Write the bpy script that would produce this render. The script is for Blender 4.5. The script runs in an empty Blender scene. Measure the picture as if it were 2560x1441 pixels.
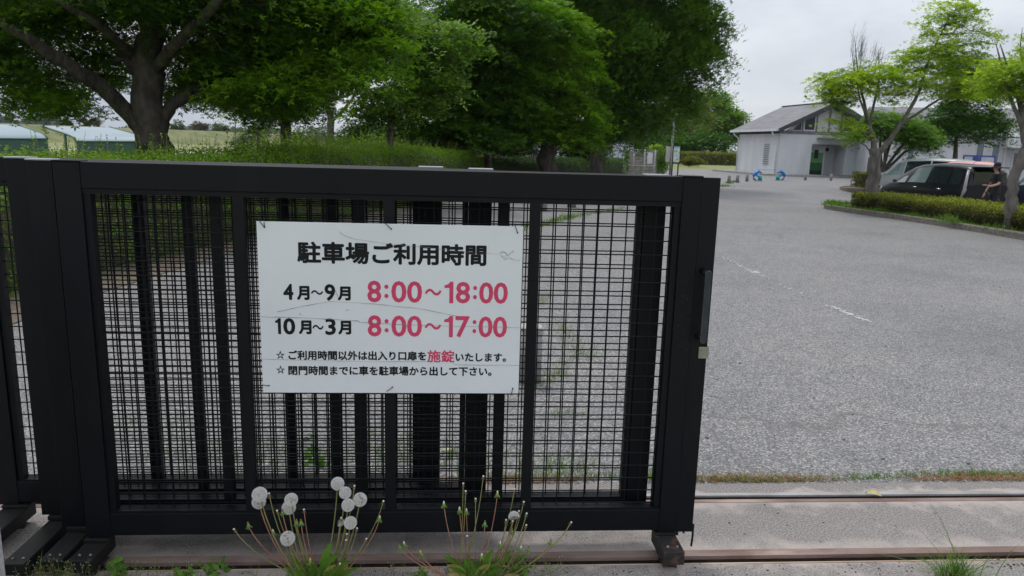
import bpy, bmesh, math, random
import numpy as np
from mathutils import Vector, Matrix

random.seed(7)
RNG = np.random.default_rng(7)
SC = bpy.context.scene
COL = SC.collection
R = math.radians

# ------------------------------------------------------------------ camera
CAM_H = 1.6
FPX = 1815.0                      # focal length in photo pixels (2560 wide)
PITCH, ROLL, GYAW = R(11.054), R(1.5947), R(4.152)
cf = np.array([0, math.cos(PITCH), -math.sin(PITCH)])
_r = np.array([1.0, 0, 0]); _u = np.array([0, math.sin(PITCH), math.cos(PITCH)])
cr = _r * math.cos(ROLL) + _u * math.sin(ROLL)
cu = -_r * math.sin(ROLL) + _u * math.cos(ROLL)
cam_data = bpy.data.cameras.new('camera')
cam = bpy.data.objects.new('camera', cam_data)
COL.objects.link(cam)
SC.camera = cam
cam_data.sensor_width = 36
cam_data.lens = FPX / 2560 * 36
cam_data.clip_start = 0.05
cam_data.clip_end = 6000
cam_data.dof.use_dof = True
cam_data.dof.focus_distance = 2.65
cam_data.dof.aperture_fstop = 12
m = Matrix.Identity(4)
for i, a in enumerate((cr, cu, -cf)):
    for j in range(3):
        m[j][i] = a[j]
m[2][3] = CAM_H
cam.matrix_world = m


def ray(px, py):
    return cr * ((px - 1280) / FPX) + cu * (-(py - 720.5) / FPX) + cf


def at(px, py, Y):                 # world point seen at a photo pixel, at world distance Y
    d = ray(px, py)
    return np.array([0, 0, CAM_H]) + d * (Y / d[1])


def gat(px, py, z=0.0):            # point of the photo on the horizontal plane z
    d = ray(px, py)
    return np.array([0, 0, CAM_H]) + d * ((z - CAM_H) / d[2])


GT = np.array([math.cos(GYAW), math.sin(GYAW), 0])
GN = np.array([-math.sin(GYAW), math.cos(GYAW), 0])


def vat(px, py, v):                # gate-frame (u, z) on the vertical plane at distance v
    d = ray(px, py); o = np.array([0, 0, CAM_H])
    P = o + d * (v / (GN @ d))
    return float(P @ GT), float(P[2])


def G(u, v, z=0.0):                # gate frame to world
    return np.array([GT[0] * u + GN[0] * v, GT[1] * u + GN[1] * v, z])


# ------------------------------------------------------------------ world, sun, exposure
SUN_EL, SUN_AZ = R(62), R(-28)     # behind the gate, a little to the left
world = bpy.data.worlds.new('World'); SC.world = world; world.use_nodes = True
nt = world.node_tree; nt.nodes.clear()
def wn(t, **k):
    n = nt.nodes.new(t)
    for a, b in k.items(): setattr(n, a, b)
    return n
w_out = wn('ShaderNodeOutputWorld'); w_bg = wn('ShaderNodeBackground')
sky = wn('ShaderNodeTexSky', sky_type='NISHITA', sun_disc=False, sun_elevation=SUN_EL, sun_rotation=SUN_AZ)
sky.dust_density = 3.0
w_tc = wn('ShaderNodeTexCoord'); w_map = wn('ShaderNodeMapping')
w_map.inputs['Scale'].default_value = (1.0, 1.0, 3.2)
w_map.inputs['Location'].default_value = (3.3, 1.7, 0.4)
w_no = wn('ShaderNodeTexNoise'); w_no.inputs['Scale'].default_value = 1.7
w_no.inputs['Detail'].default_value = 6; w_no.inputs['Roughness'].default_value = 0.55
w_no.inputs['Distortion'].default_value = 0.3
w_cr = wn('ShaderNodeValToRGB')
w_cr.color_ramp.elements[0].position = 0.38; w_cr.color_ramp.elements[0].color = (0.55, 0.615, 0.71, 1)
w_cr.color_ramp.elements[1].position = 0.62; w_cr.color_ramp.elements[1].color = (0.92, 0.95, 1.0, 1)
w_sc = wn('ShaderNodeVectorMath', operation='SCALE'); w_sc.inputs['Scale'].default_value = 9.0
w_mx = wn('ShaderNodeMix', data_type='RGBA'); w_mx.inputs['Factor'].default_value = 0.9
w_bg.inputs['Strength'].default_value = 0.10
L = nt.links.new
w_sep = wn('ShaderNodeSeparateXYZ'); w_gr = wn('ShaderNodeMapRange')
w_gr.inputs['From Min'].default_value = 0.0; w_gr.inputs['From Max'].default_value = 0.75
w_gr.inputs['To Min'].default_value = 8.6; w_gr.inputs['To Max'].default_value = 16.5
nt.links.new(w_tc.outputs['Generated'], w_sep.inputs[0]); nt.links.new(w_sep.outputs['Z'], w_gr.inputs['Value']); nt.links.new(w_gr.outputs[0], w_sc.inputs['Scale'])
L(w_tc.outputs['Generated'], w_map.inputs['Vector']); L(w_map.outputs[0], w_no.inputs['Vector'])
L(w_no.outputs['Fac'], w_cr.inputs[0]); L(w_cr.outputs[0], w_sc.inputs[0])
L(sky.outputs[0], w_mx.inputs['A']); L(w_sc.outputs[0], w_mx.inputs['B'])
L(w_mx.outputs['Result'], w_bg.inputs['Color']); L(w_bg.outputs[0], w_out.inputs[0])

sun_d = bpy.data.lights.new('sun', 'SUN'); sun_d.energy = 1.5; sun_d.angle = R(12); sun_d.color = (1.0, 0.96, 0.9)
sun = bpy.data.objects.new('sun', sun_d); COL.objects.link(sun)
sd = Vector((math.sin(SUN_AZ) * math.cos(SUN_EL), math.cos(SUN_AZ) * math.cos(SUN_EL), math.sin(SUN_EL)))
sun.rotation_euler = sd.to_track_quat('Z', 'Y').to_euler()
sun.location = (0, 0, 30)
SC.view_settings.view_transform = 'Standard'
SC.view_settings.look = 'None'
SC.view_settings.exposure = 0.0
SC.view_settings.gamma = 1.0
SC.render.engine = 'CYCLES'
SC.cycles.max_bounces = 7
SC.cycles.transparent_max_bounces = 12
SC.cycles.sample_clamp_indirect = 6

# ------------------------------------------------------------------ materials
MATS = {}


def mat(name, c1, c2=None, scale=5.0, rough=0.7, bump=0.0, bscale=None, metal=0.0, spec=0.5,
        c3=None, s3=1.0, f3=(0.55, 0.7), detail=5, coord='Object', stretch=None):
    """noise-mixed principled material; c3 adds broad stains"""
    if name in MATS: return MATS[name]
    M = bpy.data.materials.new(name); M.use_nodes = True
    t = M.node_tree; N = t.nodes; K = t.links.new
    b = N['Principled BSDF']
    b.inputs['Roughness'].default_value = rough; b.inputs['Metallic'].default_value = metal
    b.inputs['Specular IOR Level'].default_value = spec
    tc = N.new('ShaderNodeTexCoord'); src = tc.outputs[coord]
    if coord == 'World':
        pass
    if stretch:
        mp = N.new('ShaderNodeMapping'); mp.inputs['Scale'].default_value = stretch
        K(src, mp.inputs['Vector']); src = mp.outputs[0]
    if c2 is None:
        c2 = tuple(min(1, x * 1.15) for x in c1)
    no = N.new('ShaderNodeTexNoise'); no.inputs['Scale'].default_value = scale; no.inputs['Detail'].default_value = detail
    K(src, no.inputs['Vector'])
    rp = N.new('ShaderNodeValToRGB'); rp.color_ramp.elements[0].position = 0.36; rp.color_ramp.elements[1].position = 0.64
    rp.color_ramp.elements[0].color = (*c1, 1); rp.color_ramp.elements[1].color = (*c2, 1)
    K(no.outputs['Fac'], rp.inputs[0]); col = rp.outputs[0]
    if c3:
        n3 = N.new('ShaderNodeTexNoise'); n3.inputs['Scale'].default_value = s3; n3.inputs['Detail'].default_value = 6
        n3.inputs['Roughness'].default_value = 0.65
        K(src, n3.inputs['Vector'])
        r3 = N.new('ShaderNodeMapRange'); r3.inputs['From Min'].default_value = f3[0]; r3.inputs['From Max'].default_value = f3[1]
        K(n3.outputs['Fac'], r3.inputs['Value'])
        mx = N.new('ShaderNodeMix'); mx.data_type = 'RGBA'; mx.inputs['B'].default_value = (*c3, 1)
        K(r3.outputs[0], mx.inputs['Factor']); K(col, mx.inputs['A']); col = mx.outputs['Result']
    K(col, b.inputs['Base Color'])
    if bump:
        nb = N.new('ShaderNodeTexNoise'); nb.inputs['Scale'].default_value = bscale or scale * 3; nb.inputs['Detail'].default_value = 4
        K(src, nb.inputs['Vector'])
        bp = N.new('ShaderNodeBump'); bp.inputs['Strength'].default_value = bump; bp.inputs['Distance'].default_value = 0.01
        K(nb.outputs['Fac'], bp.inputs['Height']); K(bp.outputs[0], b.inputs['Normal'])
    MATS[name] = M
    return M


def leafmat(name, c1, c2, trans=0.35, rough=0.5, tc=None):
    """leaf material: colour runs from c1 (darker) to c2 (lighter) by the per-leaf attribute"""
    if name in MATS: return MATS[name]
    M = bpy.data.materials.new(name); M.use_nodes = True
    t = M.node_tree; N = t.nodes; K = t.links.new
    b = N['Principled BSDF']; out = N['Material Output']
    b.inputs['Roughness'].default_value = rough; b.inputs['Specular IOR Level'].default_value = 0.12
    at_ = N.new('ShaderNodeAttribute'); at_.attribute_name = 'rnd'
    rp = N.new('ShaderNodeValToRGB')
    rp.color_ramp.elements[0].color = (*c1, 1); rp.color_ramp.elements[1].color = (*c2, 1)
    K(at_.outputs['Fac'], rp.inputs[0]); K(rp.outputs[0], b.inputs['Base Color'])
    tr = N.new('ShaderNodeBsdfTranslucent')
    mu = N.new('ShaderNodeMix'); mu.data_type = 'RGBA'; mu.blend_type = 'MULTIPLY'; mu.inputs['Factor'].default_value = 1
    mu.inputs['B'].default_value = (*(tc or (1.3, 1.5, 0.35)), 1)
    K(rp.outputs[0], mu.inputs['A']); K(mu.outputs['Result'], tr.inputs['Color'])
    ms = N.new('ShaderNodeMixShader'); ms.inputs[0].default_value = trans
    K(b.outputs[0], ms.inputs[1]); K(tr.outputs[0], ms.inputs[2]); K(ms.outputs[0], out.inputs[0])
    MATS[name] = M
    return M


# ------------------------------------------------------------------ mesh building
FR = {}                            # object -> world matrix, kept by hand


def mw(o):
    return FR.get(o.name, Matrix.Identity(4))


class MB:
    def __init__(s):
        s.v = []; s.f = []; s.sm = []

    def add(s, vs, fs, smooth=False):
        o = len(s.v)
        s.v += [tuple(map(float, p)) for p in vs]
        s.f += [tuple(i + o for i in f) for f in fs]
        s.sm += [smooth] * len(fs)
        return s

    def box(s, x0, x1, y0, y1, z0, z1, bev=0.0):
        if bev <= 0:
            vs = [(x, y, z) for z in (z0, z1) for y in (y0, y1) for x in (x0, x1)]
            return s.add(vs, [(0, 2, 3, 1), (4, 5, 7, 6), (0, 1, 5, 4), (2, 6, 7, 3), (0, 4, 6, 2), (1, 3, 7, 5)])
        b = min(bev, (x1 - x0) / 2.01, (y1 - y0) / 2.01, (z1 - z0) / 2.01)
        bm = bmesh.new(); bmesh.ops.create_cube(bm, size=1)
        for v in bm.verts:
            v.co = Vector(((x0 + x1) / 2 + v.co.x * (x1 - x0), (y0 + y1) / 2 + v.co.y * (y1 - y0), (z0 + z1) / 2 + v.co.z * (z1 - z0)))
        bmesh.ops.bevel(bm, geom=list(bm.edges), offset=b, segments=2, profile=0.5, affect='EDGES')
        bm.verts.index_update()
        s.add([v.co for v in bm.verts], [[v.index for v in f.verts] for f in bm.faces]); bm.free()
        return s

    def tube(s, pts, rad, n=8, caps=True, smooth=True, squash=1.0):
        pts = [np.array(p, float) for p in pts]
        if not hasattr(rad, '__len__'): rad = [rad] * len(pts)
        t0 = pts[1] - pts[0]
        ref = np.array([0, 0, 1.0]) if abs(t0[2]) < 0.9 * np.linalg.norm(t0) else np.array([1.0, 0, 0])
        o = len(s.v); vs = []
        for i, p in enumerate(pts):
            t = pts[min(i + 1, len(pts) - 1)] - pts[max(i - 1, 0)]
            t = t / (np.linalg.norm(t) + 1e-9)
            a = np.cross(ref, t); a /= np.linalg.norm(a) + 1e-9
            b = np.cross(t, a); ref = np.cross(t, a) if False else ref
            for k in range(n):
                w = 2 * math.pi * k / n
                vs.append(p + (a * math.cos(w) + b * math.sin(w) * squash) * rad[i])
        fs = []
        for i in range(len(pts) - 1):
            for k in range(n):
                k2 = (k + 1) % n
                fs.append((i * n + k, i * n + k2, (i + 1) * n + k2, (i + 1) * n + k))
        if caps:
            fs.append(tuple(range(n))[::-1]); fs.append(tuple((len(pts) - 1) * n + k for k in range(n)))
        return s.add(vs, fs, smooth)

    def prism(s, poly, d0, d1, axis='y'):
        """polygon of (a,b) extruded along the axis"""
        n = len(poly)
        def P(a, b, d):
            return (a, d, b) if axis == 'y' else (d, a, b) if axis == 'x' else (a, b, d)
        vs = [P(a, b, d0) for a, b in poly] + [P(a, b, d1) for a, b in poly]
        fs = [tuple(range(n)), tuple(range(2 * n - 1, n - 1, -1))] + [(i, i + n, (i + 1) % n + n, (i + 1) % n) for i in range(n)]
        return s.add(vs, fs)

    def sphere(s, c, r, n=10, sz=1.0):
        vs = []; fs = []
        for i in range(n // 2 + 1):
            a = math.pi * i / (n // 2)
            for k in range(n):
                w = 2 * math.pi * k / n
                vs.append((c[0] + r * math.sin(a) * math.cos(w), c[1] + r * math.sin(a) * math.sin(w), c[2] + r * sz * math.cos(a)))
        for i in range(n // 2):
            for k in range(n):
                fs.append((i * n + k, (i + 1) * n + k, (i + 1) * n + (k + 1) % n, i * n + (k + 1) % n))
        return s.add(vs, fs, True)

    def xf(s, fn):
        s.v = [tuple(fn(*p)) for p in s.v]
        return s

    def build(s, name, material, parent=None, local=False, auto=False):
        me = bpy.data.meshes.new(name)
        vs = s.v
        if parent is not None and not local:
            inv = mw(parent).inverted(); vs = [tuple(inv @ Vector(p)) for p in vs]
        me.from_pydata(vs, [], s.f)
        me.polygons.foreach_set('use_smooth', s.sm)
        bm = bmesh.new(); bm.from_mesh(me); bmesh.ops.recalc_face_normals(bm, faces=bm.faces); bm.to_mesh(me); bm.free()
        me.materials.append(material); me.update()
        o = bpy.data.objects.new(name, me); COL.objects.link(o)
        if parent is not None:
            o.parent = parent; FR[o.name] = mw(parent)
        return o


def tag(o, label=None, cat=None, group=None, kind=None):
    if label: o['label'] = label
    if cat: o['category'] = cat
    if group: o['group'] = group
    if kind: o['kind'] = kind
    return o


def thing(name, label, cat, loc=(0, 0, 0), rz=0.0, group=None):
    o = bpy.data.objects.new(name, None); COL.objects.link(o)
    o.empty_display_size = 0.1
    o.location = tuple(float(x) for x in loc); o.rotation_euler = (0, 0, rz)
    FR[o.name] = Matrix.Translation(Vector(o.location)) @ Matrix.Rotation(rz, 4, 'Z')
    return tag(o, label, cat, group)


def copy_tree(o, parent=None):
    kids = [c for c in COL.objects if c.parent == o]
    c = o.copy(); COL.objects.link(c)
    if parent is not None: c.parent = parent
    for k in kids: copy_tree(k, c)
    return c


# leaves: vectorised
def _tmpl(kind):
    if kind == 'quad':
        v = [(0, 0, 0), (.45, .3, .05), (1, 0, 0), (.45, -.3, .05)]; f = [(0, 1, 2, 3)]
    elif kind == 'long':
        v = [(0, 0, 0), (.45, .13, .04), (1, 0, -.06), (.45, -.13, .04)]; f = [(0, 1, 2, 3)]
    elif kind == 'maple':
        v = [(0, 0, 0)]; f = []
        for a, l in ((-62, .72), (0, 1.0), (62, .72)):
            ca, sa = math.cos(R(a)), math.sin(R(a)); o = len(v)
            for x, y, z in ((.5, .17, .03), (1, 0, -.08), (.5, -.17, .03)):
                x *= l; v.append((x * ca - y * sa, x * sa + y * ca, z))
            f.append((0, o, o + 1, o + 2))
    elif kind == 'pinna':            # drooping compound leaf
        v = []; f = []
        for i in range(3):
            x = .12 + i * .3
            for sgn in (1, -1):
                o = len(v); y = .26 * sgn
                v += [(x, 0, -.3 * x * x), (x + .22, y * .75, -.3 * x * x - .05), (x + .2, y * 1.1, -.3 * x * x - .12), (x + .06, y * .6, -.3 * x * x - .04)]
                f.append((o, o + 1, o + 2, o + 3) if sgn > 0 else (o + 3, o + 2, o + 1, o))
    return np.array(v, float), f


TM = {k: _tmpl(k) for k in ('quad', 'long', 'maple', 'pinna')}
TM['hair'] = (np.array([(0, -.03, 0), (1, -.04, 0), (1, .04, 0), (0, .03, 0)], float), [(0, 1, 2, 3)])


def leafobj(name, P, Nn, S, kind, material, parent=None, rnd=None, dirs=None):
    tv, tf = TM[kind]
    P = np.asarray(P, float); n = len(P)
    Nn = np.asarray(Nn, float); Nn = Nn / (np.linalg.norm(Nn, axis=1, keepdims=True) + 1e-9)
    d = RNG.normal(size=(n, 3)) if dirs is None else np.asarray(dirs, float)
    a = d - (d * Nn).sum(1, keepdims=True) * Nn; a /= np.linalg.norm(a, axis=1, keepdims=True) + 1e-9
    b = np.cross(Nn, a)
    S = np.broadcast_to(np.asarray(S, float).reshape(-1, 1), (n, 1))
    V = P[:, None, :] + S[:, None] * (tv[None, :, 0:1] * a[:, None] + tv[None, :, 1:2] * b[:, None] + tv[None, :, 2:3] * Nn[:, None])
    k = len(tv); V = V.reshape(-1, 3)
    if parent is not None:
        inv = np.array(mw(parent).inverted()); V = V @ inv[:3, :3].T + inv[:3, 3]
    F = np.array([i for f in tf for i in f]); nf = len(tf)
    idx = (np.arange(n)[:, None] * k + F[None]).ravel()
    me = bpy.data.meshes.new(name)
    me.vertices.add(len(V)); me.vertices.foreach_set('co', V.ravel())
    me.loops.add(len(idx)); me.loops.foreach_set('vertex_index', idx.astype(np.int32))
    me.polygons.add(n * nf)
    me.polygons.foreach_set('loop_start', (np.arange(n * nf) * 4).astype(np.int32))
    me.polygons.foreach_set('loop_total', np.full(n * nf, 4, np.int32))
    me.update(calc_edges=True)
    if rnd is None: rnd = RNG.random(n)
    at_ = me.attributes.new('rnd', 'FLOAT', 'FACE')
    at_.data.foreach_set('value', np.clip(np.repeat(np.asarray(rnd, float), nf), 0, 1).astype(np.float32))
    me.materials.append(material)
    o = bpy.data.objects.new(name, me); COL.objects.link(o)
    if parent is not None:
        o.parent = parent; FR[o.name] = mw(parent)
    return o


def pads_in(ells, n, edge=0.55):
    """n pad centres inside ellipsoids (cx,cy,cz,rx,ry,rz), pushed outwards"""
    E = np.array(ells, float); w = E[:, 3] * E[:, 4] * E[:, 5]; w = w ** 0.8; w /= w.sum()
    k = RNG.choice(len(E), n, p=w)
    d = RNG.normal(size=(n, 3)); d /= np.linalg.norm(d, axis=1, keepdims=True)
    r = (edge + (1 - edge) * RNG.random(n)) * RNG.random(n) ** 0.12
    C = E[k, :3] + d * E[k, 3:6] * r[:, None]
    out = d * r[:, None]
    return C, out, k


def sprays(C, out, rad, per, flat=0.22, droop=0.35, size=0.09, young=0.5, upb=0.0, lump=1.0):
    """leaves laid in flattened drooping pads; returns P, N, S, rnd"""
    n = len(C)
    rad = np.broadcast_to(np.asarray(rad, float), (n,)) * RNG.uniform(0.65, 1.35, n)
    PP = []; NN = []; SS = []; RR = []
    tilt = RNG.normal(scale=0.22, size=(n, 3)); tilt[:, 2] = 1
    tilt[:, :2] += out[:, :2] * 0.35
    tilt /= np.linalg.norm(tilt, axis=1, keepdims=True)
    for i in range(n):
        m = max(6, int(per * RNG.uniform(0.6, 1.4)))
        a = RNG.random(m) * 2 * math.pi; rr = np.sqrt(RNG.random(m))
        lob = 1 + 0.28 * np.sin(a * 3 + i) + 0.18 * np.sin(a * 5 + 2.1 * i)
        x = np.cos(a) * rr * rad[i] * lob; y = np.sin(a) * rr * rad[i] * lob
        z = RNG.normal(scale=flat * rad[i] * 0.4, size=m) - droop * rr ** 2 * rad[i]
        N0 = tilt[i]; A = np.cross(N0, (0.3, 1, 0.1)); A /= np.linalg.norm(A); B = np.cross(N0, A)
        P = C[i] + x[:, None] * A + y[:, None] * B + z[:, None] * N0
        nn = N0 + RNG.normal(scale=0.33, size=(m, 3)) + np.stack([x, y, 0 * x], 1) / rad[i] * droop * 0.8
        PP.append(P); NN.append(nn); SS.append(size * RNG.uniform(0.65, 1.3, m))
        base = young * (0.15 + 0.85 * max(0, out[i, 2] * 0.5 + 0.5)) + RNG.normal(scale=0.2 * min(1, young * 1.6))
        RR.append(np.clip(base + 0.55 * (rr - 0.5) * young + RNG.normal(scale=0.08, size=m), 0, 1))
    return np.concatenate(PP), np.concatenate(NN), np.concatenate(SS), np.concatenate(RR)


def bend(p0, p1, n=4, sag=0.1, jit=0.05):
    p0 = np.array(p0, float); p1 = np.array(p1, float); L_ = np.linalg.norm(p1 - p0)
    out = []
    for i in range(n + 1):
        t = i / n
        q = p0 + (p1 - p0) * t + np.array([0, 0, sag * L_ * math.sin(math.pi * t)])
        if 0 < i < n: q = q + RNG.normal(scale=jit * L_ / n, size=3)
        out.append(q)
    return out


def tree(name, label, base, limbs, ells, npads, padr, per, leafm, kind='maple', size=0.09, flat=0.22, droop=0.35,
         young=0.5, edge=0.55, bark=None, group=None, twig=0.02, joins=1.0, extra=None, cat='tree', segs=10, keep=None):
    t = thing(name, label, cat, base, 0, group)
    C, out, k = pads_in(ells, npads, edge)
    if extra is not None:
        C = np.concatenate([C, np.array(extra, float)]); out = np.concatenate([out, np.tile([0, 0, 0.2], (len(extra), 1))])
    if keep is not None:
        mk = np.array([keep(c) for c in C]); C = C[mk]; out = out[mk]
    b = MB(); joints = []
    for pts, rad in limbs:
        pts = [np.array(p, float) for p in pts]
        # resample with a little wander
        P = []; Rr = []
        for i in range(len(pts) - 1):
            m_ = 3
            for j in range(m_):
                f = j / m_
                P.append(pts[i] * (1 - f) + pts[i + 1] * f); Rr.append(rad[i] * (1 - f) + rad[i + 1] * f)
        P.append(pts[-1]); Rr.append(rad[-1])
        for q in range(1, len(P) - 1): P[q] = P[q] + RNG.normal(scale=Rr[q] * 0.12, size=3)
        b.tube(P, Rr, segs)
        joints += list(zip(P[len(P) // 3:], Rr[len(P) // 3:]))
    J = np.array([p for p, r in joints]); Jr = [r for p, r in joints]
    for c in C:
        if RNG.random() > joins: continue
        dd = np.linalg.norm(J - c, axis=1) + np.maximum(0, J[:, 2] - c[2]) * 0.8
        q = int(np.argmin(dd))
        if dd[q] < 0.15 or dd[q] > 1.7 + 0.03 * c[1]: continue
        r0 = min(Jr[q] * 0.5, twig * (0.5 + 0.45 * dd[q]))
        b.tube(bend(J[q], c, 4, 0.05, 0.22), [r0, r0 * .8, r0 * .6, r0 * .4, r0 * .2], 5, caps=False)
    b.build('trunk', bark or BARK, t)
    P, Nn, S, Rn = sprays(C, out, padr, per, flat, droop, size, young)
    leafobj('crown', P, Nn, S, kind, leafm, t, Rn)
    return t


def E(px, py, Y, rpx, rpy, ry):
    c = at(px, py, Y)
    return (c[0], c[1], c[2], rpx * Y / FPX, ry, rpy * Y / FPX)


# ------------------------------------------------------------------ ground heights
def hfun(x, y):
    """the car park dips a little where the cars stand"""
    d = np.sqrt(((x - 18.8) / 8.2) ** 2 + ((y - 28.0) / 10.5) ** 2)
    k = np.clip((1.0 - d) / 0.55, 0, 1); k = k * k * (3 - 2 * k)
    return -0.32 * k


def sheet(name, poly, z, material, step=None, follow=True, kind='structure'):
    """flat sheet over a convex-ish polygon; the big ones are a grid that follows hfun"""
    if step is None:
        me = MB(); me.add([(p[0], p[1], z) for p in poly], [tuple(range(len(poly)))])
        o = me.build(name, material)
    else:
        x0, x1, y0, y1 = poly
        xs = np.arange(x0, x1 + 1e-6, step); ys = np.arange(y0, y1 + 1e-6, step)
        X, Y = np.meshgrid(xs, ys); Z = z + (hfun(X, Y) if follow else 0)
        vs = np.stack([X.ravel(), Y.ravel(), (Z + 0 * X).ravel()], 1)
        nx = len(xs)
        fs = [(j * nx + i, j * nx + i + 1, (j + 1) * nx + i + 1, (j + 1) * nx + i) for j in range(len(ys) - 1) for i in range(nx - 1)]
        me = MB(); me.add(vs, fs, True); o = me.build(name, material)
    return tag(o, kind=kind)

# shared materials
BARK = mat('bark', (0.055, 0.046, 0.038), (0.12, 0.105, 0.09), 9, 0.95, 0.9, 30, c3=(0.016, 0.015, 0.012), s3=2.2, f3=(0.53, 0.64), stretch=(1, 1, 0.35))
BARK_PALE = mat('bark_pale', (0.085, 0.075, 0.066), (0.165, 0.15, 0.135), 8, 0.95, 0.7, 30, c3=(0.11, 0.10, 0.08), s3=2.5, f3=(0.55, 0.72), stretch=(1, 1, 0.4))
BLACK = mat('black_paint', (0.0024, 0.0034, 0.0052), (0.0036, 0.0048, 0.007), 6, 0.52, 0.03, 300, spec=0.22,
            c3=(0.0095, 0.0095, 0.010), s3=7, f3=(0.58, 0.85), stretch=(1, 1, .25))
BLACK_DIRTY = mat('black_paint_dusty', (0.006, 0.0065, 0.007), (0.012, 0.011, 0.010), 8, 0.62, 0.12, 120, spec=.3, c3=(0.032, 0.024, 0.017), s3=7, f3=(0.56, 0.74))
RUSTY = mat('rusty_paint', (0.012, 0.012, 0.013), (0.02, 0.018, 0.017), 9, 0.7, 0.25, 90, c3=(0.085, 0.042, 0.026), s3=22, f3=(0.52, 0.62))
STEEL = mat('steel', (0.35, 0.34, 0.33), (0.5, 0.49, 0.47), 14, 0.35, metal=0.9)
BOLT = mat('bolt', (0.2, 0.18, 0.16), (0.42, 0.4, 0.37), 50, 0.4, metal=0.8)
CAPM = mat('post_cap', (0.30, 0.30, 0.31), (0.42, 0.41, 0.41), 8, 0.5)
CONC = mat('concrete', (0.135, 0.12, 0.112), (0.30, 0.275, 0.26), 130, 0.95, 0.4, 260, c3=(0.40, 0.345, 0.31), s3=3.0, f3=(0.52, 0.72), detail=3)
CONC_W = mat('concrete_pale', (0.35, 0.35, 0.36), (0.50, 0.50, 0.50), 30, 0.95, 0.6, 90, c3=(0.27, 0.27, 0.26), s3=5)
RUST = mat('rail_rust', (0.17, 0.115, 0.098), (0.25, 0.185, 0.162), 12, 0.95, 0.2, 200, spec=.1, c3=(0.36, 0.27, 0.235), s3=4, stretch=(0.3, 1, 1))
RUST_OR = mat('rail_orange', (0.33, 0.22, 0.15), (0.46, 0.36, 0.29), 10, 0.95, 0.2, 100, spec=.1, stretch=(0.3, 1, 1))
GROOVE = mat('groove', (0.022, 0.015, 0.012), (0.045, 0.032, 0.026), 20, 0.9, 0.4, 120)  # dark brown, deepened to paint in the shade of the recess
PAINT_W = mat('worn_white_paint', (0.27, 0.255, 0.245), (0.40, 0.39, 0.39), 14, 1.0, spec=0.0, c3=(0.36, 0.27, 0.22), s3=9, f3=(0.6, 0.75), stretch=(0.4, 1, 1))
GRASS_G = mat('lawn', (0.13, 0.165, 0.045), (0.235, 0.25, 0.085), 0.9, 0.95, 0.4, 14, c3=(0.19, 0.17, 0.075), s3=0.22, f3=(0.45, 0.7))
SOIL = mat('soil', (0.085, 0.066, 0.048), (0.20, 0.155, 0.12), 22, 1.0, 0.8, 60, c3=(0.09, 0.11, 0.04), s3=2.2, f3=(0.52, 0.68))


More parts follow.
